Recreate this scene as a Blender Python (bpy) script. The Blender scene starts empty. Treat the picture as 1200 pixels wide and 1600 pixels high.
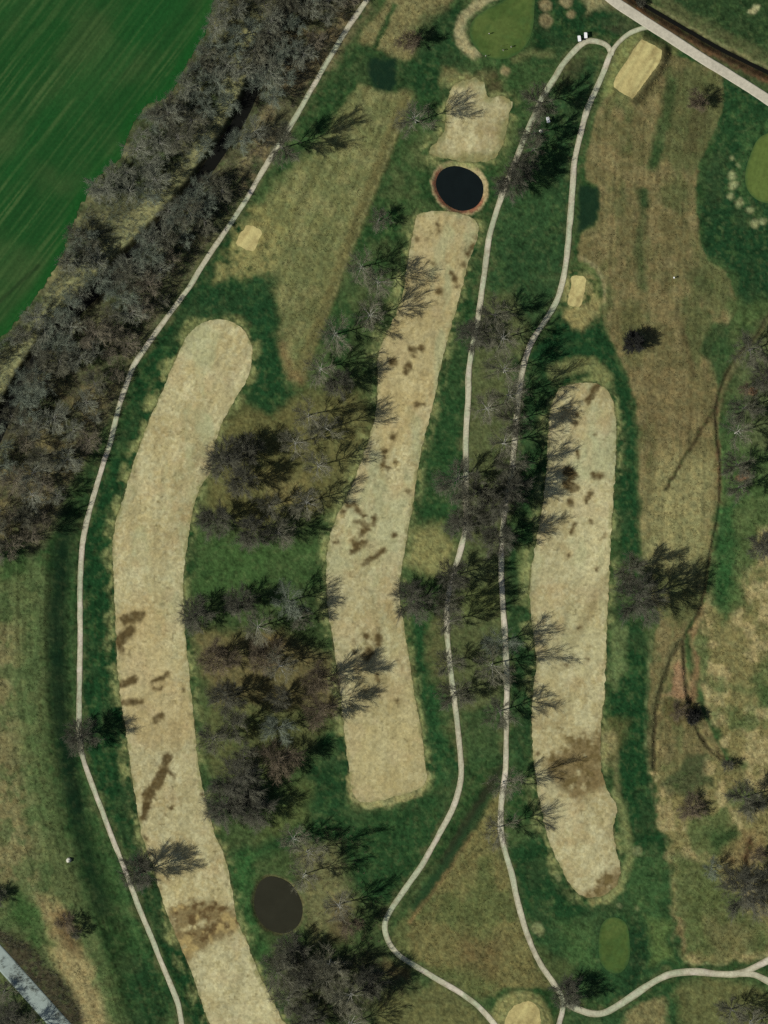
import bpy, bmesh, math, random
import numpy as np
from mathutils import Vector, Matrix, Euler
from mathutils.geometry import delaunay_2d_cdt

# ------------------------------------------------------------------ camera, sky, sun, exposure
S = bpy.context.scene
PX = 0.25                                    # metres per map unit
W0, H0 = 600.0, 800.0                        # map centre
ALT = 2400.0
SUN_EL, SHADOW_AZ = 42.0, 16.0               # degrees; shadows fall towards east-north-east

cam_d = bpy.data.cameras.new('camera'); cam = bpy.data.objects.new('camera', cam_d)
S.collection.objects.link(cam); S.camera = cam
cam.location = (0, 0, ALT); cam.rotation_euler = (0, 0, 0)
cam_d.sensor_fit = 'VERTICAL'; cam_d.sensor_height = 24.0
cam_d.lens = 24.0 * ALT / 400.0
cam_d.clip_start = 10.0; cam_d.clip_end = 20000.0

wd = bpy.data.worlds.new('World'); S.world = wd; wd.use_nodes = True
nt = wd.node_tree; nt.nodes.clear()
sky = nt.nodes.new('ShaderNodeTexSky'); sky.sky_type = 'NISHITA'; sky.sun_disc = False
_a = math.radians(SHADOW_AZ); sx, sy = -math.cos(_a), -math.sin(_a)      # towards the sun
sky.sun_elevation = math.radians(SUN_EL); sky.sun_rotation = math.atan2(sx, sy)
sky.air_density = 1.0; sky.dust_density = 1.5
bg = nt.nodes.new('ShaderNodeBackground'); bg.inputs['Strength'].default_value = 0.052
wo = nt.nodes.new('ShaderNodeOutputWorld')
nt.links.new(sky.outputs[0], bg.inputs[0]); nt.links.new(bg.outputs[0], wo.inputs[0])

sl = bpy.data.lights.new('sun', 'SUN'); sl.energy = 4.4; sl.angle = math.radians(0.53); sl.color = (1.0, 0.97, 0.91)
so = bpy.data.objects.new('sun', sl); S.collection.objects.link(so)
_e = math.radians(SUN_EL)
ldir = Vector((-sx*math.cos(_e), -sy*math.cos(_e), -math.sin(_e)))
so.rotation_euler = ldir.to_track_quat('-Z', 'Y').to_euler()

vs = S.view_settings; vs.view_transform = 'Standard'; vs.look = 'None'; vs.exposure = 0.0; vs.gamma = 1.0
vs.use_curve_mapping = False
S.cycles.max_bounces = 4; S.cycles.diffuse_bounces = 1; S.cycles.use_denoising = False

# ------------------------------------------------------------------ helpers
C = S.collection
rng = np.random.default_rng(11)
LUM = 1.0                                    # light falling on flat ground, relative
def col(r, g, b):
    c = np.array([r, g, b], float)/255.0
    return np.where(c <= 0.04045, c/12.92, ((c+0.055)/1.055)**2.4)/LUM
def wx(X): return (np.asarray(X, float)-W0)*PX
def wy(Y): return (H0-np.asarray(Y, float))*PX
def sstep(a, b, x):
    t = np.clip((x-a)/(b-a), 0, 1); return t*t*(3-2*t)

_lat = {}
def vnoise(X, Y, scale, seed=0):
    if seed not in _lat: _lat[seed] = np.random.default_rng(seed+100).random((256, 256))
    L = _lat[seed]
    x = X/scale+37.7; y = Y/scale+91.3
    xi = np.floor(x).astype(int); yi = np.floor(y).astype(int)
    fx = x-xi; fy = y-yi; fx = fx*fx*(3-2*fx); fy = fy*fy*(3-2*fy)
    a = L[xi & 255, yi & 255]; b = L[(xi+1) & 255, yi & 255]; c = L[xi & 255, (yi+1) & 255]; d = L[(xi+1) & 255, (yi+1) & 255]
    return (a*(1-fx)+b*fx)*(1-fy)+(c*(1-fx)+d*fx)*fy
def fbm(X, Y, scale, seed=0, oct=4):
    s = 0; amp = 1; tot = 0
    for k in range(oct):
        s = s+amp*vnoise(X, Y, scale/2**k, seed*7+k); tot += amp; amp *= 0.55
    return s/tot
def smooth(pts, closed=True, n=5):
    P = np.array(pts, float); m = len(P); out = []
    rngk = range(m) if closed else range(m-1)
    for i in rngk:
        if closed: p0, p1, p2, p3 = P[(i-1) % m], P[i], P[(i+1) % m], P[(i+2) % m]
        else: p0, p1, p2, p3 = P[max(i-1, 0)], P[i], P[i+1], P[min(i+2, m-1)]
        for k in range(n):
            t = k/n
            out.append(0.5*((2*p1)+(-p0+p2)*t+(2*p0-5*p1+4*p2-p3)*t*t+(-p0+3*p1-3*p2+p3)*t**3))
    if not closed: out.append(P[-1])
    return np.array(out)
def _segdist(P, Q, X, Y):
    d = np.full(X.shape, 1e9)
    for (ax, ay), (bx, by) in zip(P, Q):
        vx, vy = bx-ax, by-ay; L = vx*vx+vy*vy+1e-12
        t = np.clip(((X-ax)*vx+(Y-ay)*vy)/L, 0, 1)
        d = np.minimum(d, (X-ax-t*vx)**2+(Y-ay-t*vy)**2)
    return np.sqrt(d)
def pdist(line, X, Y, pad=60):
    """distance to an open polyline (1e3 where farther than pad)"""
    line = np.asarray(line, float); out = np.full(X.shape, 1e3)
    lo = line.min(0)-pad; hi = line.max(0)+pad
    m = (X > lo[0]) & (X < hi[0]) & (Y > lo[1]) & (Y < hi[1])
    if m.any(): out[m] = _segdist(line[:-1], line[1:], X[m], Y[m])
    return out
def sdf(poly, X, Y, pad=60):
    poly = np.asarray(poly, float); out = np.full(X.shape, 1e3)
    lo = poly.min(0)-pad; hi = poly.max(0)+pad
    m = (X > lo[0]) & (X < hi[0]) & (Y > lo[1]) & (Y < hi[1])
    if not m.any(): return out
    x, y = X[m], Y[m]; Q = np.roll(poly, -1, 0)
    d = _segdist(poly, Q, x, y); ins = np.zeros(x.shape, bool)
    for (ax, ay), (bx, by) in zip(poly, Q):
        c = ((ay > y) != (by > y))
        ins ^= c & (x < (bx-ax)*(y-ay)/(by-ay+1e-12)+ax)
    out[m] = np.where(ins, -d, d); return out

# ------------------------------------------------------------------ the map (units: 0.25 m, origin top left)
P1 = smooth([(585,-22),(573,0),(547,38),(517,87),(487,139),(460,187),(433,230),(409,270),(385,312),(360,350),(335,386),(310,425),(297,447),(263,493),(232,537),(209,571),(196,605),(187,632),(173,687),(158,737),(143,787),(131,838),(126,893),(125,950),(125,1017),(124,1093),(124,1153),(131,1190),(136,1203),(153,1250),(173,1303),(192,1350),(213,1407),(240,1473),(263,1530),(278,1567),(284,1600),(286,1625)], False, 4)
P2 = smooth([(956,86),(952,76),(946,70),(933,65),(917,65),(900,77),(880,100),(863,128),(847,153),(837,177),(823,207),(810,240),(800,267),(791,287),(777,327),(765,367),(760,402),(755,440),(748,493),(740,533),(733,577),(731,633),(728,683),(728,733),(728,800),(727,830),(718,867),(707,903),(699,943),(699,993),(703,1033),(708,1077),(715,1133),(721,1200),(718,1230),(708,1263),(687,1303),(660,1350),(630,1393),(608,1427),(601,1447),(607,1470),(623,1492),(650,1510),(683,1530),(717,1550),(747,1572),(770,1597),(785,1618)], False, 4)
P3 = smooth([(957,78),(952,88),(943,113),(930,143),(917,173),(907,210),(898,253),(895,293),(892,333),(886,400),(880,437),(870,470),(853,500),(833,530),(820,563),(813,600),(807,653),(803,700),(798,745),(789,795),(784,850),(783,900),(786,943),(789,990),(792,1050),(792,1100),(791,1167),(790,1205),(784,1250),(783,1297),(790,1333),(801,1370),(810,1413),(825,1463),(843,1503),(863,1533),(876,1554),(880,1572),(873,1602),(868,1625)], False, 4)
P4 = smooth([(878,1562),(890,1570),(907,1578),(925,1583),(943,1583),(967,1570),(993,1553),(1020,1535),(1047,1522),(1083,1518),(1123,1522),(1158,1520),(1178,1512),(1200,1500),(1225,1488)], False, 4)
P5 = smooth([(1155,1521),(1178,1523),(1200,1533),(1225,1548)], False, 4)
P6 = smooth([(1016,42),(1002,45),(986,51),(970,63),(959,76),(955,86)], False, 4)
ROAD = smooth([(925,-24),(957,0),(987,20),(1027,46),(1067,72),(1107,97),(1143,119),(1173,138),(1200,156),(1230,176)], False, 4)
HWY = smooth([(-40,1452),(0,1496),(45,1546),(93,1600),(125,1634)], False, 4)

F1 = smooth([(300,516),(318,504),(340,499),(363,503),(382,518),(393,541),(393,565),(388,588),(376,609),(354,647),(340,680),(333,712),(328,740),(312,762),(301,800),(291,860),(286,915),(289,985),(296,1058),(302,1117),(311,1205),(326,1268),(337,1307),(350,1335),(362,1387),(370,1438),(384,1468),(400,1510),(420,1552),(440,1592),(455,1625),(338,1625),(327,1600),(313,1560),(297,1513),(277,1467),(255,1410),(240,1360),(232,1335),(221,1305),(212,1250),(204,1200),(196,1140),(188,1090),(183,1033),(181,973),(178,910),(176,855),(181,815),(188,795),(203,743),(223,683),(246,628),(267,580),(284,540)], True, 3)
F2 = smooth([(652,337),(668,331),(690,329),(715,333),(738,341),(748,354),(745,375),(735,402),(720,457),(703,517),(693,552),(683,602),(672,652),(660,695),(652,735),(646,785),(640,815),(632,862),(624,910),(625,940),(631,975),(639,1028),(648,1087),(657,1133),(664,1190),(667,1212),(660,1229),(640,1238),(613,1246),(577,1254),(558,1250),(550,1234),(546,1208),(541,1170),(537,1133),(531,1080),(525,1033),(519,990),(512,950),(510,895),(513,852),(523,815),(540,780),(556,745),(568,712),(580,675),(588,640),(590,600),(590,560),(601,528),(618,492),(630,455),(638,402),(645,365)], True, 3)
F3 = smooth([(868,618),(878,604),(900,599),(924,598),(942,604),(955,620),(962,650),(963,700),(960,752),(956,805),(953,883),(950,950),(947,1017),(945,1083),(940,1122),(938,1165),(940,1205),(946,1228),(955,1246),(965,1262),(958,1293),(964,1333),(969,1355),(965,1380),(942,1399),(914,1402),(894,1387),(877,1357),(856,1310),(847,1270),(840,1238),(835,1195),(831,1150),(833,1075),(838,1033),(830,960),(828,915),(835,862),(843,815),(851,760),(856,700),(858,650)], True, 3)
F4 = smooth([(712,131),(740,122),(756,130),(763,152),(782,150),(800,160),(797,178),(790,207),(782,232),(770,249),(740,253),(702,249),(672,241),(676,226),(690,212),(697,190),(698,165),(702,145)], True, 3)
G1 = smooth([(836,-25),(835,10),(833,42),(824,68),(806,86),(782,93),(756,87),(740,70),(734,50),(739,32),(757,17),(780,5),(800,-8),(810,-25)], True, 4)
G2 = smooth([(1225,203),(1200,208),(1184,218),(1173,240),(1164,272),(1168,297),(1182,312),(1200,318),(1225,318)], True, 4)
G3 = smooth([(957,1433),(972,1437),(981,1450),(984,1480),(982,1503),(970,1519),(952,1518),(938,1502),(935,1475),(938,1450),(945,1438)], True, 4)
T1 = smooth([(1000,64),(1008,65),(1031,77),(1034,82),(1030,98),(1010,126),(990,152),(984,153),(963,140),(959,134),(962,121),(980,94)], True, 3)
T2 = smooth([(388,351),(409,361),(405,374),(399,389),(388,392),(370,382),(371,374),(380,358)], True, 3)
T3 = smooth([(894,432),(914,434),(914,450),(908,476),(899,479),(887,476),(889,458),(893,445)], True, 3)
T4 = smooth([(797,1577),(812,1567),(830,1564),(841,1577),(845,1600),(838,1628),(796,1628),(788,1602)], True, 3)
FIELD = smooth([(-200,-60),(345,-60),(333,0),(321,48),(301,83),(281,123),(260,152),(232,162),(205,198),(188,248),(161,266),(134,306),(114,348),(97,398),(67,448),(40,483),(13,517),(-20,545),(-60,570),(-200,640)], True, 3)
POND1 = smooth([(710,260),(733,266),(750,280),(754,297),(749,314),(737,325),(718,328),(697,317),(684,297),(683,280),(692,266)], True, 4)
POND2 = smooth([(427,1371),(450,1380),(466,1400),(472,1424),(465,1446),(445,1458),(421,1452),(404,1434),(398,1410),(403,1386),(413,1374)], True, 4)
RIVER = smooth([(520,-90),(480,-40),(452,10),(425,75),(400,130),(375,185),(340,240),(300,297),(258,347),(215,390),(170,435),(125,478),(85,522),(45,580),(15,635),(-15,700),(-60,770)], False, 4)
CREEK = smooth([(1230,470),(1200,497),(1180,530),(1150,562),(1133,593),(1120,640),(1122,687),(1127,727),(1124,800),(1115,843),(1107,883),(1097,943),(1083,975),(1067,1000)], False, 4)
CRK_L = smooth([(1067,1000),(1053,1023),(1040,1057),(1030,1090),(1024,1133),(1023,1200)], False, 4)
CRK_R = smooth([(1067,1000),(1070,1033),(1074,1083),(1083,1120),(1097,1153),(1113,1173),(1133,1187)], False, 4)
DITCH = smooth([(960,-28),(1000,3),(1033,23),(1083,52),(1133,80),(1200,113),(1240,135)], False, 4)
WESTB = smooth([(455,-60),(415,15),(385,85),(362,140),(340,190),(305,248),(262,300),(215,350),(165,398),(120,440),(80,485),(45,535),(10,590),(-30,660)], False, 4)
R1 = smooth([(1000,60),(1040,80),(1085,98),(1118,112),(1129,135),(1128,163),(1117,200),(1094,250),(1088,283),(1088,333),(1094,378),(1108,408),(1133,427),(1147,460),(1152,484),(1130,515),(1110,545),(1120,590),(1122,640),(1122,687),(1127,727),(1123,800),(1113,850),(1097,943),(1067,1000),(1100,1120),(1133,1190),(1080,1200),(1023,1205),(1012,1180),(1012,1133),(1015,1050),(1023,1000),(1030,967),(1010,900),(1000,800),(1000,733),(997,667),(990,617),(973,567),(950,523),(941,483),(947,440),(933,420),(903,403),(910,365),(930,353),(938,317),(933,293),(917,280),(915,253),(923,213),(940,160),(960,140)], True, 3)
R2 = smooth([(527,170),(560,130),(603,143),(633,140),(641,152),(613,213),(587,287),(560,353),(541,402),(513,467),(493,533),(478,586),(460,600),(443,592),(434,560),(432,500),(420,457),(410,432),(372,425),(335,432),(345,412),(372,392),(390,335),(420,300),(455,262),(500,222)], True, 3)
R2B = smooth([(560,63),(600,10),(625,-20),(710,-20),(700,12),(687,37),(667,67),(633,97),(588,78)], True, 3)
R3 = [(1015,1200),(1030,1267),(1043,1327),(1049,1400),(1051,1440),(1060,1493),(1078,1503),(1133,1503),(1165,1505),(1230,1480),(1230,780),(1135,780),(1125,850),(1105,950),(1085,1000),(1110,1110),(1140,1185)]
TRI = smooth([(775,1215),(785,1300),(800,1375),(822,1463),(845,1510),(862,1540),(800,1545),(760,1560),(725,1545),(660,1505),(620,1478),(625,1450),(672,1395),(710,1330),(745,1265)], True, 3)
RL = [(-60,880),(55,880),(88,905),(78,960),(68,1100),(72,1200),(95,1290),(115,1350),(135,1420),(165,1500),(195,1560),(215,1660),(-60,1660)]

LSW = smooth([(112,760),(96,850),(90,950),(92,1050),(100,1150),(118,1250),(142,1350),(170,1440),(205,1540),(235,1640)], False, 3)
# ------------------------------------------------------------------ terrain height (metres)
def height(X, Y):
    h = (fbm(X, Y, 420, 21, 2)-0.5)*2.4
    # plateau on the far left that falls towards the path
    lx = np.interp(Y, LSW[:, 1], LSW[:, 0])
    h += 2.3*sstep(34, -30, X-lx)*sstep(720, 900, Y)*sstep(1640, 1350, Y)
    # river
    d = pdist(RIVER, X, Y, 60); h -= 3.4*sstep(20, 6, d)
    wob = 2.5*(fbm(X, Y, 18, 22, 2)-0.5)
    d = np.minimum(pdist(CREEK, X, Y, 25), np.minimum(pdist(CRK_L, X, Y, 25)-1.0, pdist(CRK_R, X, Y, 25)-0.8))+wob
    h -= 0.65*sstep(4.4, 0.4, d)
    d = pdist(DITCH, X, Y, 40); h -= 1.7*sstep(13, 1.5, d)
    for P in (POND1, POND2):
        d = sdf(P, X, Y, 30); h -= 1.3*sstep(9, -4, d)
    d = sdf(T1, X, Y, 30); h += 2.3*sstep(17, 1, d)
    d = sdf(T2, X, Y, 30); h += 0.6*sstep(14, 1, d)
    d = sdf(T3, X, Y, 30); h += 0.6*sstep(14, 1, d)
    d = sdf(T4, X, Y, 50); h += 1.2*sstep(38, 1, d)
    for G in (G1, G2, G3):
        d = sdf(G, X, Y, 40); h += 0.7*sstep(30, 0, d)
    # swale east of the middle path's lower bend
    d = pdist([(795,1180),(745,1260),(700,1330),(650,1400)], X, Y, 30); h -= 0.6*sstep(16, 2, d)
    return h
SHEETS = [F1, F2, F3, F4, G1, G2, G3, T1, T2, T3, T4, FIELD]

# ------------------------------------------------------------------ ground colour (base colours of turf, straw and soil, with slope shade painted in places)
DEEP = col(26,62,32); GREEN = col(52,84,42); OLIVE = col(96,96,58); STRAW = col(160,146,100); TAN = col(134,120,80)
BROWN = col(98,80,50); SOIL = col(140,96,68); LITTER = col(96,88,62); BRIGHT = col(72,104,46)
def lay(c, m, colr): return c*(1-m[..., None])+colr*m[..., None]
def paint_ground(X, Y):
    n1 = fbm(X, Y, 60, 1); n2 = fbm(X, Y, 22, 2); n3 = fbm(X, Y, 9, 3, 3); n4 = vnoise(X, Y, 3.2, 4)
    wX = X+(n2-0.5)*26; wY = Y+(fbm(X, Y, 22, 5)-0.5)*26           # wandering edges
    sX = X+(n3-0.5)*7; sY = Y+(vnoise(X, Y, 7, 6)-0.5)*5           # slightly ragged edges
    c = np.empty(X.shape+(3,)); c[...] = col(40,72,36)
    c = lay(c, sstep(0.42, 0.68, n1), col(62,84,46)); c = lay(c, sstep(0.5, 0.72, n2)*0.5, col(84,92,54))
    def area(poly, colr, f=10, op=1.0, patch=None, hard=False, pad=60):
        d = sdf(poly, sX if hard else wX, sY if hard else wY, pad)
        m = sstep(f, -f, d)*op
        if patch is not None: m = m*sstep(patch[0], patch[1], patch[2])
        nonlocal c; c = lay(c, m, colr)
    def stroke(line, w, colr, f=6, op=1.0, patch=None, hard=True):
        d = pdist(line, sX if hard else wX, sY if hard else wY, w+f+30)-w
        m = sstep(f, -f, d)*op
        if patch is not None: m = m*sstep(patch[0], patch[1], patch[2])
        nonlocal c; c = lay(c, m, colr)
    # wood floor along the river
    wood = [(345,-40),(600,-40),(560,20),(500,110),(430,230),(360,345),(300,430),(235,525),(195,600),(175,670),(130,750),(85,830),(40,880),(-60,905),(-60,540),(0,540),(40,483),(97,398),(134,306),(205,198),(260,152),(320,50)]
    area(wood, col(88,86,60), 12, 1); area(wood, col(122,116,78), 12, 0.8, (0.5, 0.68, n2)); area(wood, col(52,62,40), 12, 0.75, (0.52, 0.66, n1))
    stroke(WESTB, 15, col(140,134,92), 10, 0.9, hard=False); stroke(RIVER, 16, col(58,54,42), 6, 0.9)
    area([(455,55),(560,-20),(585,10),(500,150),(400,290),(375,300)], col(125,105,76), 14, 0.7, (0.4, 0.62, n2))
    area([(40,640),(130,560),(190,600),(150,720),(60,830),(-20,860),(-20,760)], col(112,98,66), 14, 0.75, (0.38, 0.62, n2))
    # left plateau
    area(RL, col(88,98,58), 12); area([(-60,960),(20,980),(22,1150),(45,1290),(62,1390),(-60,1390)], col(126,114,76), 26, 0.85); area(RL, col(70,92,52), 12, 0.6, (0.46, 0.66, n2))
    area([(60,1395),(100,1420),(125,1480),(160,1560),(190,1640),(130,1640),(105,1540),(70,1470)], col(150,130,88), 14, 0.9)
    area([(85,1425),(112,1430),(125,1475),(115,1490),(95,1465)], col(100,76,48), 12, 0.8)
    area([(-20,1435),(45,1470),(110,1545),(150,1620),(120,1640),(60,1560),(-20,1480)], col(70,62,48), 10, 0.9)
    area([(30,1390),(70,1430),(90,1480),(60,1480),(20,1430)], col(50,84,40), 12, 0.8)
    area([(-40,1525),(20,1560),(70,1640),(-40,1640)], col(60,66,48), 10, 0.9)
    area([(0,860),(40,850),(45,900),(0,905)], GREEN, 10, 0.8)
    stroke([(112,880),(106,960),(108,1060),(114,1150),(135,1250),(165,1340),(200,1430),(235,1520)], 10, col(54,88,46), 10, 0.7, hard=False)
    stroke([(118,770),(98,860),(88,950),(90,1060),(100,1160),(116,1250),(140,1345),(165,1430),(190,1510)], 14, col(20,46,26), 12, 0.97)  # deep green band carries the shade of the slope falling eastwards
    stroke([(130,1300),(155,1380),(175,1460),(215,1590)], 16, col(48,76,38), 18, 0.8, hard=False)
    # lush strips beside the left path
    area([(395,300),(355,360),(310,430),(250,520),(210,590),(190,660),(150,760),(128,850),(128,1160),(180,1300),(230,1420),(285,1560),(300,1640),(345,1640),(300,1510),(225,1320),(190,1110),(176,900),(182,800),(215,690),(265,580),(285,530),(330,490),(350,440),(370,400)], col(24,62,32), 8, 0.97)
    area([(110,760),(180,640),(170,700),(135,800),(120,900),(108,880)], col(42,68,36), 10, 0.9)
    area([(195,1490),(240,1500),(265,1560),(270,1640),(200,1640)], col(30,62,33), 14, 0.9)
    # meadow at the top centre
    area(R2, col(108,108,66), 9, 1); area(R2, col(128,122,78), 5, 0.7, (0.46, 0.66, n2), True)
    area([(390,320),(450,300),(470,340),(430,400),(415,440),(335,440),(350,400)], col(128,122,72), 12, 0.8, (0.36, 0.6, n2))
    stroke([(637,148),(600,240),(570,315),(540,395),(500,500),(470,585)], 10, col(104,96,58), 5, 0.85); stroke([(642,150),(606,240),(577,315),(547,395),(510,490)], 1.2, col(128,122,80), 2.5, 0.6)
    stroke([(470,595),(455,585),(440,540)], 8, col(122,96,62), 8, 0.6)
    area(R2B, col(122,112,72), 5, 1, None, True); stroke([(705,5),(680,50),(655,90)], 6, col(92,74,50), 6, 0.8)
    area([(540,70),(572,68),(600,82),(645,100),(636,138),(605,146),(560,130),(530,165),(505,160),(530,110)], col(40,68,36), 7, 0.95, None, True)
    area([(582,95),(612,95),(620,118),(612,138),(595,140),(578,122)], col(16,38,26), 6, 0.95)
    stroke([(617,8),(602,40),(586,72)], 4, col(38,72,36), 3, 0.9); stroke([(557,128),(540,150),(523,172)], 4.5, col(40,72,36), 3, 0.9)
    area([(500,160),(530,175),(470,250),(420,290),(410,280),(450,215)], col(46,76,40), 10, 0.7, (0.35, 0.6, n2))
    # around the upper green, ornamental dormant patches
    area([(650,40),(715,0),(735,90),(720,120),(670,160),(640,140)], col(30,64,34), 12, 0.95)
    area([(835,-30),(960,-30),(1000,30),(960,60),(930,55),(900,70),(850,110),(830,95)], col(26,60,32), 10, 0.97)
    stroke([(775,-10),(745,8),(722,28),(717,52),(726,74),(742,84)], 8, col(152,138,100), 4, 0.92)
    area([(735,92),(800,98),(830,90),(870,80),(850,130),(810,150),(760,145),(720,125)], col(52,80,42), 12, 0.8)
    area([(752,118),(775,112),(790,150),(768,158),(755,140)], col(74,64,42), 8, 0.85); area([(715,112),(760,110),(765,128),(725,128)], col(84,74,48), 6, 0.7)
    stroke([(805,92),(830,82),(860,84)], 5, col(108,108,66), 6, 0.7); area([(690,110),(720,105),(745,125),(700,135)], col(120,108,68), 8, 0.8)
    for (px, py, r) in ((852,8,11),(852,32,11),(892,22,7),(885,2,10),(790,112,8)):
        d = np.hypot(sX-px, sY-py); c = lay(c, sstep(r+3, r-4, d)*0.9, col(136,120,84))
    area([(915,-30),(962,0),(985,28),(960,22),(930,10),(915,20)], col(140,128,88), 8, 0.85); area([(940,35),(985,30),(1005,42),(960,55)], col(66,72,48), 8, 0.8)
    area([(960,70),(1000,48),(1060,80),(1055,100),(1010,150),(960,165),(935,165),(945,130)], col(112,112,66), 8, 0.9); stroke([(1042,80),(1040,100),(1020,130),(998,158)], 6, col(58,70,40), 5, 0.9)  # dark stroke paints the shaded right slope of the raised tee
    stroke([(1052,95),(1040,125),(1010,160),(970,165)], 3, col(128,122,76), 4, 0.7)
    # right of the top road
    area([(960,-40),(1240,-40),(1240,150),(1100,60),(1000,-5)], col(42,66,36), 5, 1, None, True); area([(1010,-20),(1100,30),(1200,85),(1240,100),(1240,135),(1130,78),(1030,22)], col(88,90,56), 9, 0.8)
    stroke(DITCH+np.array([-6, 9]), 9, col(92,66,46), 5, 0.9); stroke(DITCH+np.array([-4, 7]), 6, col(116,80,50), 6, 0.8, (0.5, 0.6, n2)); stroke(DITCH, 4, col(42,34,26), 4, 0.9)
    stroke(DITCH+np.array([-12, 18]), 4, col(62,74,44), 4, 0.9); stroke(DITCH+np.array([3, -6]), 2, col(120,112,76), 3, 0.7)
    for (px, py, r) in ((1178,15,6),(1184,12,4),(1172,18,4)):
        d = np.hypot(sX-px, sY-py); c = lay(c, sstep(r+2, r-3, d), col(172,164,120))
    stroke([(1145,122),(1180,148),(1210,170)], 16, col(34,66,36), 6, 0.0)
    # around the right-hand green
    area([(1130,125),(1160,135),(1240,190),(1240,470),(1200,480),(1155,470),(1140,420),(1105,395),(1095,330),(1098,260),(1125,200)], col(28,62,34), 8, 1); area([(1135,140),(1200,180),(1190,215),(1150,230),(1120,230)], col(38,72,38), 14, 0.6)
    stroke([(1200,195),(1170,220),(1155,265),(1165,310)], 7, col(52,84,44), 8, 0.8)
    for (px, py, r) in ((1144,275,7),(1146,290,7),(1141,306,6),(1155,317,7),(1171,328,6),(1180,350,7),(1192,346,6),(1152,258,3),(1143,246,4)):
        d = np.hypot(sX-px, sY-py); c = lay(c, sstep(r+3, r-4, d)*0.85, col(140,140,96))
    # long brown rough on the right
    area(R1, col(108,98,62), 3.5, 1, None, True); area(R1, col(128,112,74), 3.5, 0.75, (0.44, 0.62, n2), True); area(R1, col(86,92,54), 3.5, 0.75, (0.48, 0.66, fbm(X, Y*0.5, 40, 39)), True)
    area([(1040,700),(1115,720),(1115,830),(1080,900),(1010,880),(1003,780)], col(146,136,90), 24, 0.75); area([(985,570),(1060,580),(1100,660),(1050,720),(1005,700)], col(116,100,66), 24, 0.45)
    for ln, w, cc, op in (([(1050,130),(1035,200),(1022,250)],9,(52,74,40),.8),([(1030,230),(1020,260)],9,(40,70,36),.8),([(1007,300),(1005,340),(998,390),(1003,450)],7,(62,76,44),.7),([(1002,300),(1008,318)],7,(40,72,38),.8),([(1095,165),(1080,230)],12,(78,70,44),.5),([(1085,430),(1105,450)],12,(66,76,44),.6),([(1058,480),(1085,590)],3,(70,60,38),.6),([(1110,545),(1125,520)],16,(46,72,40),.9),([(950,200),(1000,240)],18,(84,84,48),.4),([(985,480),(990,560)],16,(84,88,50),.5)):
        stroke(ln, w, col(*cc), 6, op)
    stroke([(1135,545),(1120,575),(1128,590)], 12, col(44,74,40), 10, 0.7)
    stroke([(1148,480),(1165,500),(1190,480)], 14, col(72,92,48), 12, 0.8)
    stroke([(1114,640),(1085,690),(1060,730),(1040,765)], 3.0, col(66,58,36), 2.5, 0.95); stroke([(1210,485),(1185,520),(1160,552),(1140,580),(1125,615),(1118,650)], 5, col(84,70,48), 5, 0.8); stroke([(1150,568),(1128,610),(1112,650),(1118,665)], 5, col(88,78,52), 5, 0.8)
    area([(1065,1030),(1072,1080),(1065,1095),(1045,1085),(1052,1050)], col(148,112,82), 5, 0.9); stroke([(1083,985),(1090,1040),(1080,1090)], 6, col(140,106,74), 6, 0.75)
    stroke([(1100,950),(1085,985)], 5, col(142,116,78), 4, 0.8); stroke([(1122,690),(1126,800),(1115,860)], 3, col(120,80,58), 3, 0.7)
    stroke([(1017,1000),(1010,1080),(1008,1150),(1012,1210),(1030,1280),(1044,1330),(1049,1400),(1052,1450),(1060,1492),(1078,1504),(1130,1506)], 2.6, col(120,124,80), 2, 0.8)
    stroke(CRK_L+np.array([-5, 0]), 5, col(102,98,64), 4, 0.7); stroke(CRK_L, 1.8, col(58,50,34), 2.5, 0.85); stroke(CRK_R, 1.6, col(54,48,34), 2.5, 0.85); stroke(CREEK, 1.2, col(60,46,32), 1.8, 0.85)
    area([(1045,1095),(1065,1095),(1080,1125),(1060,1130),(1040,1115)], col(86,76,44), 8, 0.9)
    # rough beyond the creek
    area(R3, col(120,110,68), 6); area(R3, col(156,138,94), 6, 0.9, (0.46, 0.62, n2)); area(R3, col(78,94,52), 6, 0.8, (0.54, 0.7, n1))
    area([(1128,700),(1160,640),(1240,560),(1240,800),(1190,830),(1150,960),(1125,980),(1112,900),(1130,800)], col(70,94,50), 14, 0.9); area([(1120,790),(1150,780),(1150,900),(1130,960),(1112,930)], col(40,84,42), 10, 0.9)
    area([(1150,560),(1200,500),(1240,500),(1240,700),(1165,700)], col(92,96,62), 16, 0.7)
    for (px, py, r) in ((1176,612,8),(1163,743,9),(1155,748,7)):
        d = np.hypot(sX-px, sY-py); c = lay(c, sstep(r+2, r-4, d)*0.9, col(138,96,70))
    area([(1075,1180),(1105,1180),(1110,1230),(1070,1250),(1030,1230)], col(60,72,44), 10, 0.9); area([(1100,1300),(1150,1290),(1160,1330),(1120,1345)], col(52,80,42), 10, 0.8)
    area([(1050,1330),(1100,1345),(1160,1400),(1200,1460),(1200,1490),(1060,1490),(1052,1400)], col(78,92,50), 14, 0.85); area([(1100,1430),(1180,1450),(1170,1490),(1110,1490)], col(112,100,64), 12, 0.6)
    area([(1048,1420),(1065,1440),(1068,1485),(1055,1480)], col(128,108,72), 6, 0.8); area([(1155,1300),(1180,1295),(1190,1340),(1165,1365),(1120,1345)], col(142,114,76), 12, 0.6)
    stroke([(1172,1310),(1168,1335),(1167,1345)], 4, col(70,48,32), 4, 0.9); area([(1185,1070),(1220,1070),(1220,1110),(1185,1110)], col(50,84,42), 10, 0.8)
    area([(1175,505),(1240,520),(1240,560),(1200,540)], col(90,90,56), 8, 0.6)
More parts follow.
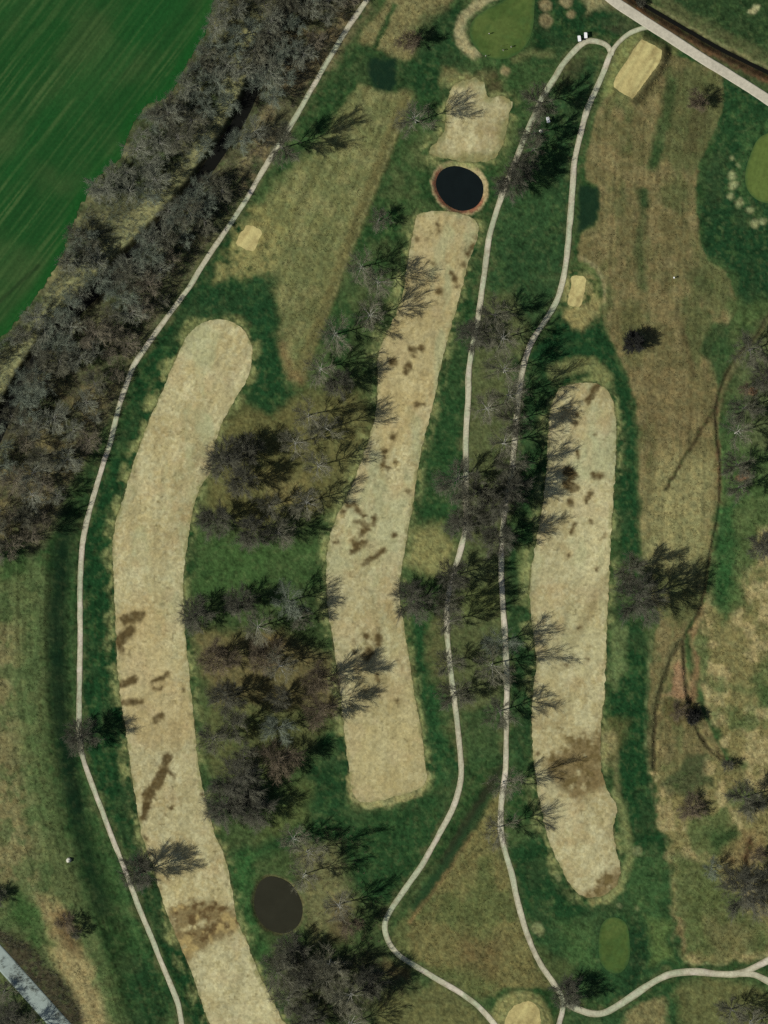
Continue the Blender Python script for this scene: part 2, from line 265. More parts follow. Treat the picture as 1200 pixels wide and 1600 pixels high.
    # between F1 and F2, under the rows of trees
    area([(395,420),(432,450),(440,600),(480,620),(520,580),(560,500),(600,420),(640,300),(690,330),(640,400),(590,560),(580,680),(520,820),(510,950),(545,1230),(600,1270),(710,1230),(700,1280),(600,1440),(640,1520),(760,1590),(760,1640),(470,1640),(400,1500),(350,1330),(300,1080),(290,870),(310,770),(350,660),(395,580)], col(62,80,44), 10, 0.8)
    area([(330,650),(440,620),(560,600),(590,700),(540,790),(400,830),(320,800)], col(104,96,56), 20, 0.85); area([(400,740),(480,745),(490,790),(420,790)], col(124,108,68), 18, 0.5)
    area([(300,985),(450,990),(540,1040),(540,1120),(430,1110),(330,1110)], col(112,96,62), 18, 0.8); area([(410,985),(440,985),(440,1010),(415,1010)], col(124,98,60), 8, 0.5)
    area([(315,1110),(430,1100),(520,1130),(440,1210),(330,1215)], col(92,92,54), 16, 0.8); area([(310,840),(430,850),(515,840),(505,905),(400,925),(300,935)], col(58,88,44), 14, 0.9)
    area([(385,470),(425,470),(445,590),(470,620),(420,650),(380,625),(395,570)], col(26,64,34), 10, 0.95); area([(335,440),(420,430),(430,480),(395,520),(340,495),(300,510),(290,490)], col(30,66,36), 12, 0.9)
    stroke([(300,515),(270,560),(235,640),(210,710),(196,760)], 11, col(108,112,66), 9, 0.85, (0.42, 0.6, n2)); stroke([(372,500),(398,520),(402,560),(390,600),(350,660)], 7, col(104,104,62), 6, 0.8, (0.4, 0.6, n2))
    area([(290,830),(310,820),(305,880),(290,900)], col(28,70,34), 8, 0.8); area([(395,1330),(460,1290),(520,1270),(600,1265),(720,1225),(700,1290),(640,1370),(600,1420),(560,1400),(480,1320),(380,1345),(350,1330)], col(34,70,36), 14, 0.9)
    area([(350,1340),(400,1330),(400,1460),(420,1490),(400,1500),(375,1420)], col(44,86,42), 10, 0.85); area([(470,1320),(530,1320),(560,1420),(490,1480),(470,1400)], col(118,110,72), 16, 0.75)
    area([(515,1400),(545,1415),(550,1470),(520,1470)], col(104,82,58), 12, 0.6); area([(600,1500),(640,1510),(635,1535),(605,1530)], col(120,92,52), 8, 0.7)
    area([(430,1480),(600,1490),(640,1540),(560,1600),(470,1600),(430,1540)], col(76,74,52), 18, 0.7); area([(600,1560),(690,1530),(770,1600),(760,1640),(560,1640)], col(104,100,60), 12, 0.9)
    area([(500,1150),(545,1140),(550,1260),(500,1290),(470,1260)], col(28,64,34), 10, 0.9); area([(450,1230),(490,1220),(480,1290),(400,1310)], col(96,102,54), 14, 0.5)
    # between F2 and the twin paths
    area([(745,350),(760,360),(735,560),(728,760),(700,830),(655,840),(650,780),(690,560)], col(34,70,36), 8, 0.9); area([(640,830),(690,820),(715,860),(700,900),(640,890)], col(132,124,76), 12, 0.9)
    area([(640,960),(670,980),(680,1100),(715,1180),(715,1230),(668,1230),(650,1090)], col(32,72,38), 9, 0.95); stroke([(642,1030),(648,1090),(658,1130)], 4, col(124,114,72), 5, 0.5)
    area([(675,960),(700,960),(700,1090),(670,1060)], col(98,94,58), 10, 0.75)
    area([(870,110),(945,85),(900,220),(885,400),(870,470),(830,525),(795,480),(760,470),(770,380),(800,280),(840,180)], col(42,72,40), 7, 0.95); area([(800,230),(840,220),(870,330),(780,400),(775,360)], col(52,84,46), 16, 0.5)
    area([(745,470),(800,450),(830,530),(810,620),(795,790),(780,900),(785,1100),(790,1180),(725,1190),(705,1040),(705,930),(725,860),(735,600)], col(90,94,58), 12, 0.85); area([(720,920),(780,910),(785,960),(720,960)], col(98,104,56), 10, 0.6)
    area([(720,1110),(790,1090),(788,1200),(730,1205)], col(48,78,42), 10, 0.8); area([(880,90),(925,75),(910,110),(870,150)], col(70,64,42), 10, 0.6)
    area([(800,560),(870,590),(855,720),(835,860),(825,960),(835,1090),(830,1200),(800,1200),(795,1000),(790,850),(803,700)], col(40,70,38), 8, 0.9); area([(806,850),(832,850),(828,950),(812,940)], col(98,108,62), 7, 0.8)
    area([(820,560),(870,500),(900,480),(940,500),(965,560),(990,620),(998,700),(1000,870),(965,880),(960,700),(955,620),(900,590),(860,590)], col(26,64,34), 7, 0.97)
    stroke([(868,580),(890,572),(925,570),(945,590)], 12, col(124,122,74), 6, 0.85); area([(880,480),(945,470),(935,500),(900,512),(882,500)], col(138,124,78), 7, 0.9); area([(905,410),(940,420),(945,470),(915,480),(916,440)], col(86,100,54), 8, 0.8)
    stroke([(906,402),(930,415),(945,440),(946,470)], 3, col(140,126,88), 3, 0.8)
    area([(905,290),(935,294),(937,325),(928,352),(903,362)], col(22,50,30), 5, 0.95, None, True)
    area([(955,930),(1000,950),(1020,1000),(1010,1100),(1012,1200),(1040,1320),(1000,1330),(965,1260),(945,1130),(948,1010)], col(24,62,32), 8, 0.95); area([(950,960),(975,980),(980,1040),(960,1080),(948,1060)], col(104,116,70), 8, 0.75)
    area([(945,1115),(985,1125),(975,1160),(960,1200),(940,1190),(935,1150)], col(90,88,50), 8, 0.8); area([(935,1145),(965,1150),(955,1195),(935,1195)], col(150,134,90), 7, 0.7)
    area([(965,1330),(1040,1325),(1050,1430),(1060,1500),(1000,1540),(950,1570),(900,1560),(840,1480),(815,1400),(800,1330),(840,1290),(870,1370),(915,1410)], col(40,74,40), 9, 0.95); area([(960,1340),(1040,1330),(1040,1430),(990,1430)], col(60,90,48), 14, 0.6)
    area([(800,1330),(850,1310),(890,1390),(920,1420),(900,1450),(830,1450)], col(26,62,32), 12, 0.85); area([(985,1450),(1010,1440),(1005,1540),(975,1550)], col(26,58,32), 9, 0.85); area([(1012,1435),(1045,1440),(1045,1500),(1020,1510)], col(92,110,56), 9, 0.7)
    area([(870,1440),(930,1440),(930,1520),(890,1510)], col(66,96,50), 14, 0.7); area([(840,1480),(890,1500),(900,1540),(865,1530)], col(78,86,48), 10, 0.7)
    stroke([(965,1385),(985,1340),(972,1265),(962,1245)], 7, col(120,122,74), 6, 0.8); stroke([(925,1410),(950,1405),(968,1385)], 5, col(128,120,74), 4, 0.85); stroke([(960,1160),(965,1240)], 5, col(120,112,72), 5, 0.6)
    for (px, py, r) in ((968,1416,4),(996,1418,3),(872,1372,5),(995,1330,8),(841,1452,10)):
        d = np.hypot(sX-px, sY-py); c = lay(c, sstep(r+3, r-3, d)*0.7, col(128,128,86))
    # triangle in the path fork
    area(TRI, col(112,104,62), 8, 1); area(TRI, col(88,96,54), 8, 0.8, (0.5, 0.66, n1)); area([(720,1450),(780,1470),(770,1530),(720,1510)], col(108,90,56), 20, 0.7)
    stroke([(778,1215),(740,1275),(700,1345),(650,1415)], 10, col(40,68,38), 6, 0.9); stroke([(772,1215),(735,1270),(690,1345)], 3, col(40,42,28), 4, 0.85); stroke([(735,1305),(690,1375),(640,1440)], 3, col(134,104,66), 4, 0.7)
    d = np.hypot(sX-815, (sY-1598)*0.95); c = lay(c, sstep(52, 42, d)*0.95, col(136,128,80)); c = lay(c, sstep(50, 44, d)*(0.5+0.5*np.sin(d*1.05))*0.55, col(92,98,56))
    area([(890,1580),(950,1590),(985,1570),(1015,1552),(1045,1545),(1055,1580),(1045,1625),(880,1625)], col(44,76,42), 8, 0.9); area([(980,1585),(1020,1555),(1040,1562),(1042,1590),(1030,1625),(960,1625)], col(124,112,72), 7, 0.9)
    area([(1060,1535),(1160,1535),(1230,1560),(1230,1640),(1060,1640)], col(100,98,58), 10, 0.9)
    # pond banks and straw fringes hugging the mown fairways
    d = sdf(POND1, sX, sY, 30); c = lay(c, sstep(11, 7, d), col(158,138,100)); c = lay(c, sstep(8, 3, d)*sstep(700, 720, 720-(X-717)*0.6+(Y-295)*0.9), col(140,88,66))
    d = sdf(POND2, sX, sY, 30); c = lay(c, sstep(7, 2, d)*0.7, col(96,86,58))
    for F in (F1, F2, F3, F4):
        d = sdf(F, wX, wY, 30); c = lay(c, sstep(20, 3, d)*sstep(0.38, 0.55, n2)*(0.35+0.6*sstep(0.35, 0.58, n3)), col(130,130,80))
        d = sdf(F, X, Y, 30); c = lay(c, sstep(3.4, 1.4, d)*sstep(0.4, 0.6, n3)*0.6, col(84,78,48))
    d = pdist(np.array([(547,1215),(553,1246),(577,1259),(613,1251),(655,1238),(668,1212)]), sX, sY, 30); c = lay(c, sstep(9, 4, d)*0.9, col(142,134,88))
    for P in (P1, P2, P3, P4):
        d = pdist(P, wX, wY, 30); c = lay(c, sstep(13, 3, d)*0.45*sstep(0.35, 0.6, n3), col(92,86,56))
    area([(362,352),(392,338),(425,350),(440,380),(425,420),(412,436),(372,428),(332,436),(345,412),(365,395)], col(136,126,76), 12, 0.85, (0.30, 0.52, n3)); area([(886,425),(925,425),(938,455),(935,490),(905,508),(882,498),(880,460)], col(140,128,80), 8, 0.85, (0.34, 0.55, n3))
    # clover, thatch and thin spots through all the turf
    g0 = sstep(0.16, 0.05, c[..., 0])
    m8 = 0.5*fbm(X, Y, 13, 15, 3)+0.5*fbm(X, Y, 5.5, 18, 2); m30 = fbm(X, Y, 46, 16, 3); m5 = fbm(X+900, Y, 6.5, 17, 2)
    c = lay(c, g0*sstep(0.50, 0.74, m8)*0.40, col(70,96,50)); c = lay(c, g0*sstep(0.52, 0.72, m30)*0.25, col(70,84,50)); c = lay(c, g0*sstep(0.60, 0.80, m5)*0.20, col(104,112,68))
    c = lay(c, g0*sstep(0.46, 0.26, m8)*0.42, col(22,50,26))
    # fine mottling of blades and thatch; mowing lines in the long rough
    dry = np.clip((c[..., 0]-0.02)*9, 0, 1)
    row = vnoise(X+Y*0.05, Y*0.04, 3.0, 31)*0.5+vnoise(X+Y*0.05, Y*0.05, 6.0, 32)*0.5
    inR1 = sstep(4, -4, sdf(R1, X, Y))
    inR2 = sstep(3, -6, sdf(R2, X, Y)); uu = X*0.93+Y*0.37; vv = -X*0.37+Y*0.93
    row2 = vnoise(uu, vv*0.035, 2.6, 35)*0.5+vnoise(uu, vv*0.04, 6.0, 36)*0.5
    row1 = vnoise(X+Y*0.05, Y*0.02, 2.4, 37)*0.4+row*0.6
    calm = 1-0.25*np.maximum(inR1, inR2)
    fine = calm*(0.62*(n4-0.5)+0.5*(vnoise(X, Y, 1.7, 9)-0.5)+0.55*(n3-0.5))+0.6*inR1*(row1-0.5)+0.55*inR2*(row2-0.5)
    lx = np.interp(Y, LSW[:, 1], LSW[:, 0]); lawn = sstep(150, 100, np.abs(X-lx-10))*sstep(820, 900, Y)*(1-sstep(170, 200, X)*sstep(1300, 1200, Y))
    fine = fine+0.7*lawn*(0.6*vnoise(X-lx, Y*0.03, 3.4, 33)+0.4*vnoise(X-lx, Y*0.03, 7.5, 34)-0.5)
    c = c*(1+(0.72-0.02*dry)*fine*1.5)[..., None]
    warm = (vnoise(X, Y, 5.5, 12)-0.5)*0.16*dry
    c[..., 0] *= 1+warm; c[..., 1] *= 1+warm*0.2; c[..., 2] *= 1-warm*0.4
    c = c*(1-dry[..., None]*np.array([0.13, 0.05, 0.13])); c = c*(1+(1-dry[..., None])*np.array([-0.08, -0.12, -0.18]))
    # pads and strips that stay dark all through
    area([(580,93),(614,93),(622,118),(613,140),(595,142),(576,122)], col(20,44,28), 6, 0.9)
    area([(906,291),(935,295),(937,325),(928,351),(904,361)], col(22,46,28), 4, 0.9, None, True)
    stroke([(785,1198),(768,1228),(735,1280),(695,1348)], 4.5, col(40,44,28), 5, 0.85); stroke([(755,1262),(705,1340),(655,1410)], 7, col(30,56,30), 5, 0.7)
    stroke([(108,800),(97,862),(88,950),(90,1060),(100,1160),(116,1250),(140,1345),(162,1420)], 9, col(20,46,26), 13, 0.6)  # shade of the left slope facing away from the sun, painted dark
    lum = c.mean(-1, keepdims=True); c = c*0.90+lum*0.10*np.array([0.98, 1.04, 0.90])
    return np.clip(c, 0.004, 0.8)

# mud, bare spots and painted tree-shadow blots on the dormant fairways: (x, y, radius) or ((x,y),(x,y),radius)
SPOTS = [((195,968),(220,960),8),((186,1000),(205,985),8),((184,1010),(190,1018),5),((238,1065),(262,1054),4),((240,1075),(252,1076),3),((190,1070),(210,1062),6),((190,1098),(222,1096),3.5),((242,1125),(252,1119),5),((262,1183),(255,1205),7),((255,1205),(245,1225),9),((245,1225),(226,1240),6),((235,1240),(229,1258),7),((229,1258),(224,1278),6),((266,1209),(272,1213),3.5),(316,1242,3),(268,1262,4),(287,1078,3),(316,1210,2.5),(228,1310,4),(232,1335,4),(270,1262,3),
 (686,457,6),(652,374,3),(677,412,3),(725,413,4),((738,383),(730,397),5),((706,428),(712,437),5),(714,446,3),(644,546,6.5),(659,544,6),(615,566,7),(639,572,6),(634,581,5),((683,350),(684,362),3),(743,371,4),((650,633),(662,632),4),(615,683,4.5),((600,703),(600,728),4),((598,704),(604,704),3),((598,729),(608,731),3.5),(622,734,2.5),(618,722,3),(637,767,2.2),((553,790),(558,797),5),((558,797),(570,806),4),((555,815),(566,815),4),((584,808),(584,815),4),((570,820),(584,820),2.5),((577,826),(566,829),4),((566,829),(564,836),4),((552,846),(558,856),4.5),((556,850),(570,849),4),((550,863),(557,858),3),((569,880),(599,861),4.2),(616,835,4),(524,848,3),(573,993,5),((591,994),(592,1006),6.5),((578,1018),(572,1026),7),(554,1020,3),((588,1056),(591,1064),3),(593,1087,3.5),(621,1097,3),(545,790,5),(538,800,5),(696,574,2.5),(648,558,3),  # includes the painted dark tip of a tree shadow
 ((934,602),(918,627),5),(902,648,4),(899,662,4.5),((903,705),(903,716),3),(930,743,6.5),(938,743,5),((924,770),(916,785),3),((898,818),(893,832),3),(923,815,3.5),(943,840,3),(933,889,4),(900,598,4),((888,737),(895,742),9),((886,755),(897,762),8),(891,786,6),(930,680,2.5),(945,835,2),(889,867,2.5),(938,841,2.5),(905,980,3),(918,1030,3),(840,1177,2.5),(885,1040,3)]  # the large dark blots paint crown shadow at tree tips
BROWNS = [smooth([(262,1420),(300,1410),(340,1412),(370,1425),(373,1455),(340,1468),(310,1490),(290,1503),(275,1470)]), smooth([(873,1138),(890,1150),(908,1144),(925,1152),(945,1130),(966,1118),(945,1165),(938,1190),(948,1215),(930,1236),(900,1247),(880,1236),(866,1215),(848,1196),(864,1177),(886,1164)]), smooth([(905,1402),(925,1385),(950,1366),(970,1350),(972,1372),(950,1397),(925,1408)])]
def paint_fairway(X, Y):
    n1 = fbm(X, Y, 70, 41); n2 = fbm(X, Y, 18, 42); n3 = fbm(X, Y, 7, 43, 3); n4 = vnoise(X, Y, 3.0, 44)
    c = np.empty(X.shape+(3,)); c[...] = col(168,156,114)
    c = lay(c, sstep(0.4, 0.65, n1)*0.8, col(158,142,98)); c = lay(c, sstep(0.52, 0.7, n2)*0.6, col(182,172,130)); c = lay(c, sstep(0.56, 0.72, fbm(X, Y, 30, 47))*0.55, col(150,130,88))
    c = lay(c, sstep(0.62, 0.78, n3)*0.5, col(128,116,74))
    u = X*0.86+Y*0.5; v = -X*0.5+Y*0.86
    c = c*(1+(0.30*(vnoise(u*0.9, v*0.05, 4.2, 48)-0.5)+0.16*(vnoise(u*0.9, v*0.1, 2.0, 50)-0.5))*(0.35+0.65*sstep(1000, 600, Y)))[..., None]
    c = lay(c, sstep(0.45, 0.7, fbm(X, Y, 11, 58))*0.35, col(148,140,102)); c = lay(c, sstep(0.55, 0.75, fbm(X, Y, 5.5, 59, 2))*0.35, col(186,178,138))
    sX = X+(n3-0.5)*5; sY = Y+(vnoise(X, Y, 6, 46)-0.5)*4
    # faint diagonal shadow band painted on the right-hand fairway, darker thatch on the middle one
    d = pdist([(945,905),(925,945),(895,1005)], sX, sY, 30); c = lay(c, sstep(13, 3, d)*0.55, col(126,112,76))
    d = sdf(smooth([(690,335),(745,350),(730,420),(660,640),(600,700),(590,560),(640,400),(650,340)]), X, Y); c = lay(c, sstep(8, -10, d)*0.45, col(160,138,90))
    d = sdf(smooth([(560,1060),(650,1080),(665,1220),(560,1250),(545,1170)]), X, Y); c = lay(c, sstep(14, -14, d)*0.45, col(148,132,86))
    d = sdf(smooth([(190,950),(250,960),(270,1060),(300,1120),(290,1160),(210,1160),(185,1060)]), X, Y); c = lay(c, sstep(14, -14, d)*0.5, col(156,134,90))
    c = lay(c, sstep(0.3, 0.5, n3)*0, c[..., :]*1.0) if False else c
    # speckled leaf litter near the trees
    lm = sdf(smooth([(300,640),(345,640),(330,740),(290,860),(270,760),(280,690)]), X, Y); c = lay(c, sstep(20, -15, lm)*sstep(0.55, 0.8, n4)*0.5, col(96,84,56))
    c = lay(c, sstep(0.78, 0.92, n4)*0.45, col(112,98,62)); c = lay(c, sstep(0.80, 0.93, vnoise(X+311, Y, 4.2, 99))*sstep(0.45, 0.6, fbm(X, Y, 50, 40))*0.6, col(96,84,52))
    c = c*(1+0.30*(fbm(X*1.0+Y*0.12, Y*0.13, 9, 85, 3)-0.5)+0.34*(fbm(X, Y*0.4, 44, 86, 3)-0.5))[..., None]
    c = lay(c, sstep(0.5, 0.7, fbm(X, Y*0.5, 34, 87))*0.5*sstep(1200, 700, Y), col(150,152,112)); c = lay(c, sstep(0.55, 0.72, fbm(X, Y, 26, 88))*0.22, col(170,148,110))
    edge = np.minimum.reduce([sdf(F, X, Y, 30) for F in (F1, F2, F3, F4)])+(n2-0.5)*12
    c = lay(c, sstep(-6.5, 0, edge)*sstep(0.36, 0.6, n3)*0.75, col(118,114,72))
    d = sdf(F4, X, Y, 20)+(n2-0.5)*30; c = lay(c, sstep(-16, 2, d)*(X < 800)*(Y < 262)*(X > 665)*0.8, col(112,110,68)); c = lay(c, ((Y < 262) & (X > 660) & (X < 810))*sstep(0.42, 0.62, n3)*0.4, col(128,112,72))
    for B in BROWNS:
        d = sdf(B, X+(n2-0.5)*26, Y+(n3-0.5)*22); m = sstep(9, -9, d)*sstep(0.16, 0.42, fbm(X, Y, 13, 89))
        c = lay(c, m*0.85, col(108,90,56)); c = lay(c, m*sstep(0.45, 0.65, n3)*0.9, col(82,64,38) if B is BROWNS[0] else col(92,78,46))
        if B is BROWNS[0]: c = lay(c, m*sstep(0.55, 0.7, n2)*0.8, col(160,138,88))
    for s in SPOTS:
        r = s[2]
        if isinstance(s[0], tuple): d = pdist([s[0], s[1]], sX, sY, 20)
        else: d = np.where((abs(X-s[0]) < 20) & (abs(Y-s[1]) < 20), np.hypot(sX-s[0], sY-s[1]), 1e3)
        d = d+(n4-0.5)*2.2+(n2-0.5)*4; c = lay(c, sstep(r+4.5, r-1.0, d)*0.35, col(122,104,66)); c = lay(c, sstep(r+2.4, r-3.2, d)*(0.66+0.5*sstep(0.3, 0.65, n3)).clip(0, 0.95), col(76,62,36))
    fine = 0.5*(n4-0.5)+0.4*(vnoise(X, Y, 1.6, 49)-0.5)+0.35*(n3-0.5)
    c = c*(1+fine*0.85)[..., None]*np.array([1.03, 1.10, 1.13])
    return np.clip(c, 0.004, 0.8)
def paint_green(X, Y):
    c = np.empty(X.shape+(3,)); c[...] = col(66,86,40)
    c = lay(c, sstep(0.4, 0.7, fbm(X, Y, 24, 51)), col(78,94,46)); c = lay(c, sstep(0.5, 0.75, fbm(X, Y, 12, 52))*0.5, col(62,88,44))
    c = lay(c, sstep(1100, 1150, X)*sstep(900, 700, Y)*0.7, col(92,108,52))
    d = np.maximum.reduce([-sdf(G, X, Y, 40) for G in (G1, G2, G3)]); c = lay(c, sstep(5, 0, np.abs(d)+(fbm(X, Y, 8, 68)-0.5)*6)*0.7, col(50,80,42))
    return c*(1+0.35*(vnoise(X, Y, 3, 53)-0.5)+0.2*(vnoise(X+Y*0.3, Y*0.1, 2.5, 54)-0.5))[..., None]
def paint_tee(X, Y):
    c = np.empty(X.shape+(3,)); c[...] = col(176,162,110)
    u = X*0.85+Y*0.53; v = -X*0.53+Y*0.85
    c = lay(c, sstep(0.4, 0.7, vnoise(u*1.0, v*0.12, 5, 55))*0.8, col(190,178,122)); c = lay(c, sstep(0.55, 0.75, fbm(X, Y, 10, 56))*0.6, col(150,134,88))
    return c*(1+0.3*(vnoise(X, Y, 2.5, 57)-0.5)+0.4*(vnoise(u, v*0.05, 4.5, 98)-0.5))[..., None]*np.array([0.93, 0.95, 0.92])
def paint_field(X, Y):
    u = X*0.79+Y*0.61; v = -X*0.61+Y*0.79                        # across / along the drill rows
    c = np.empty(X.shape+(3,)); c[...] = col(26,68,32)
    n = fbm(X, Y, 120, 61); c = lay(c, sstep(0.38, 0.66, n), col(44,74,40)); c = lay(c, sstep(0.5, 0.75, fbm(u*1.0, v*0.12, 40, 62))*0.6, col(24,74,34))
    r = vnoise(u, v*0.02, 2.6, 63)*0.65-0.05+vnoise(u+(fbm(X, Y, 60, 67)-0.5)*14, v*0.04, 6.0, 64)*0.45
    patch = sstep(0.35, 0.7, fbm(X, Y, 80, 65))
    c = lay(c, sstep(0.52, 0.82, r)*(0.25+0.35*patch), col(68,96,56)); c = lay(c, sstep(0.48, 0.2, r)*0.35, col(20,52,26))
    d = sdf(FIELD, X, Y, 40); c = lay(c, sstep(-24, -6, d)*0.7, col(20,72,30))
    d = pdist([(-10,480),(60,415)], X, Y, 20); c = lay(c, sstep(5, 1, d)*0.6, col(28,48,28))
    return c*(1+0.25*(vnoise(X, Y, 3, 66)-0.5))[..., None]*np.array([1.2, 1.02, 0.92])

# ------------------------------------------------------------------ materials
def mat(name, base=None, rough=0.9, attr=None, noise=None, bump=None, spec=0.2, noise2=None):
    """principled material; attr = colour attribute; noise = (scale, amount); bump = (scale, strength, distance)"""
    m = bpy.data.materials.new(name); m.use_nodes = True; t = m.node_tree; N = t.nodes; Lk = t.links
    b = N['Principled BSDF']; b.inputs['Roughness'].default_value = rough; b.inputs['Specular IOR Level'].default_value = spec
    geo = N.new('ShaderNodeNewGeometry')
    if attr:
        a = N.new('ShaderNodeAttribute'); a.attribute_name = attr; out = a.outputs['Color']
    else:
        r = N.new('ShaderNodeRGB'); r.outputs[0].default_value = (*base, 1); out = r.outputs[0]
    for nz in (noise, noise2):
        if nz:
            n = N.new('ShaderNodeTexNoise'); n.inputs['Scale'].default_value = nz[0]; n.inputs['Detail'].default_value = 5
            n.inputs['Roughness'].default_value = 0.65
            Lk.new(geo.outputs['Position'], n.inputs['Vector'])
            mr = N.new('ShaderNodeMapRange'); mr.inputs['From Min'].default_value = 0.3; mr.inputs['From Max'].default_value = 0.7
            mr.inputs['To Min'].default_value = 1-nz[1]; mr.inputs['To Max'].default_value = 1+nz[1]
            Lk.new(n.outputs['Fac'], mr.inputs['Value'])
            mx = N.new('ShaderNodeVectorMath'); mx.operation = 'SCALE'; Lk.new(out, mx.inputs[0]); Lk.new(mr.outputs[0], mx.inputs['Scale']); out = mx.outputs[0]
    Lk.new(out, b.inputs['Base Color'])
    if bump:
        n = N.new('ShaderNodeTexNoise'); n.inputs['Scale'].default_value = bump[0]; n.inputs['Detail'].default_value = 4
        Lk.new(geo.outputs['Position'], n.inputs['Vector'])
        bp = N.new('ShaderNodeBump'); bp.inputs['Strength'].default_value = bump[1]; bp.inputs['Distance'].default_value = bump[2]
        Lk.new(n.outputs['Fac'], bp.inputs['Height']); Lk.new(bp.outputs[0], b.inputs['Normal'])
    return m
M_GROUND = mat('rough_turf', attr='tint', rough=1.0, noise=(1.6, 0.22), noise2=(0.35, 0.10), bump=(2.2, 0.5, 0.25), spec=0.05)
M_FAIR = mat('dormant_turf', attr='tint', rough=1.0, noise=(1.8, 0.10), noise2=(0.5, 0.05), bump=(2.0, 0.4, 0.15), spec=0.05)
M_GREEN = mat('putting_turf', attr='tint', rough=0.95, noise=(1.5, 0.08), spec=0.08)
M_FIELD = mat('crop_turf', attr='tint', rough=1.0, noise=(1.2, 0.10), bump=(1.5, 0.3, 0.2), spec=0.05)
M_PATH = mat('worn_concrete', attr='tint', rough=0.95, noise=(1.2, 0.22), noise2=(0.12, 0.16), bump=(3, 0.2, 0.05))
M_GRAVEL = mat('pale_gravel', base=col(178,172,152), rough=0.95, noise=(0.9, 0.16), noise2=(0.08, 0.08), bump=(3, 0.2, 0.05))
M_ASPH = mat('weathered_asphalt', base=col(136,148,140), rough=0.95, noise=(0.7, 0.12), noise2=(0.1, 0.06))
M_POND1 = mat('dark_pond_water', base=(0.006, 0.0095, 0.0095), rough=0.35, spec=0.06, noise=(0.2, 0.1))
M_POND2 = mat('silty_pond_water', base=(0.025, 0.025, 0.0155), rough=0.35, spec=0.06, noise=(0.2, 0.1))
M_RIVER = mat('river_water', base=(0.007, 0.0075, 0.006), rough=0.4, spec=0.05)
BARK = {'pale': mat('pale_bark', base=(0.36, 0.36, 0.3), noise=(3, 0.3)), 'grey': mat('grey_bark', base=(0.17, 0.165, 0.135), noise=(3, 0.3)),
        'dark': mat('dark_bark', base=(0.085, 0.08, 0.07), noise=(3, 0.3)), 'brown': mat('brown_bark', base=(0.16, 0.13, 0.095), noise=(3, 0.3)), 'wood_pale': mat('wood_bark', base=(0.26, 0.26, 0.21), noise=(3, 0.3)), 'wood_brown': mat('wood_brown_bark', base=(0.20, 0.17, 0.125), noise=(3, 0.3)), 'green': mat('mossy_bark', base=(0.17, 0.185, 0.14), noise=(3, 0.3))}
TWIG = {'dense': mat('black_twigs', base=(0.035, 0.036, 0.03), noise=(2, 0.25)), 'pale': mat('pale_twigs', base=(0.21, 0.205, 0.135), noise=(2, 0.25)), 'grey': mat('grey_twigs', base=(0.145, 0.145, 0.096), noise=(2, 0.25)),
        'dark': mat('dark_twigs', base=(0.112, 0.112, 0.078), noise=(2, 0.25)), 'brown': mat('brown_twigs', base=(0.16, 0.13, 0.082), noise=(2, 0.25)), 'wood_pale': mat('wood_twigs', base=(0.22, 0.232, 0.165), noise=(2, 0.3)), 'wood_brown': mat('wood_brown_twigs', base=(0.205, 0.182, 0.122), noise=(2, 0.3)), 'green': mat('lichen_twigs', base=(0.19, 0.222, 0.16), noise=(2, 0.25))}
def plain(name, c, rough=0.6): return mat(name, base=c, rough=rough, noise=(6, 0.08))

# ------------------------------------------------------------------ mesh plumbing
def set_tint(me, cols):
    a = me.color_attributes.new('tint', 'FLOAT_COLOR', 'POINT')
    a.data.foreach_set('color', np.column_stack([cols, np.ones(len(cols))]).astype(np.float32).ravel())
def link(name, me, m=None, parent=None, **props):
    o = bpy.data.objects.new(name, me); C.objects.link(o)
    if m is not None and me is not None and not me.materials: me.materials.append(m)
    if parent is not None: o.parent = parent
    for k, v in props.items(): o[k] = v
    return o
def fast_mesh(name, V, F):
    """V (n,3), F (m,k) all faces with k corners"""
    me = bpy.data.meshes.new(name); V = np.asarray(V, np.float32); F = np.asarray(F, np.int32); k = F.shape[1]
    me.vertices.add(len(V)); me.vertices.foreach_set('co', V.ravel())
    me.loops.add(F.size); me.loops.foreach_set('vertex_index', F.ravel())
    me.polygons.add(len(F)); me.polygons.foreach_set('loop_start', np.arange(0, F.size, k, dtype=np.int32))
    try: me.polygons.foreach_set('loop_total', np.full(len(F), k, np.int32))
    except Exception: pass
    me.update(calc_edges=True); return me

# ------------------------------------------------------------------ ground: one sheet, fine in view and coarse out to the horizon
def axis(lo, hi, step, far):
    a = list(np.arange(lo, hi+0.1, step)); s = step
    r = []; v = hi
    while v < far: s *= 1.35; v += s; r.append(v)
    s = step; l = []; v = lo
    while v > -far: s *= 1.35; v -= s; l.append(v)
    return np.array(l[::-1]+a+r)
gx = axis(-44, 1244, 2.0, 16000); gy = axis(-44, 1644, 2.0, 16000)
GX, GY = np.meshgrid(gx, gy)
cX = np.clip(GX, -60, 1260); cY = np.clip(GY, -60, 1660)
gz = height(cX, cY)
inside = np.zeros(GX.shape); soft = np.ones(GX.shape)
for poly in SHEETS:
    d = sdf(poly, GX, GY, 30); inside = np.maximum(inside, sstep(-1.0, -5.0, d)); soft = np.minimum(soft, sstep(0, 8, d))
for P, w in ((P1, 4.4), (P2, 4.6), (P3, 4.6), (P4, 5), (P5, 4.5), (P6, 3.5), (ROAD, 7.5), (HWY, 12.5)):
    d = pdist(P, GX, GY, 40); inside = np.maximum(inside, sstep(w, w-3, d)*0.8); soft = np.minimum(soft, sstep(w, w+6, d))
for P in (POND1, POND2):
    soft = np.minimum(soft, sstep(6, 16, sdf(P, GX, GY, 30)))
tuft = (fbm(GX, GY, 7, 71, 3)-0.5)*0.34+(vnoise(GX, GY, 2.3, 72)-0.5)*0.16
GCOL = paint_ground(cX, cY)
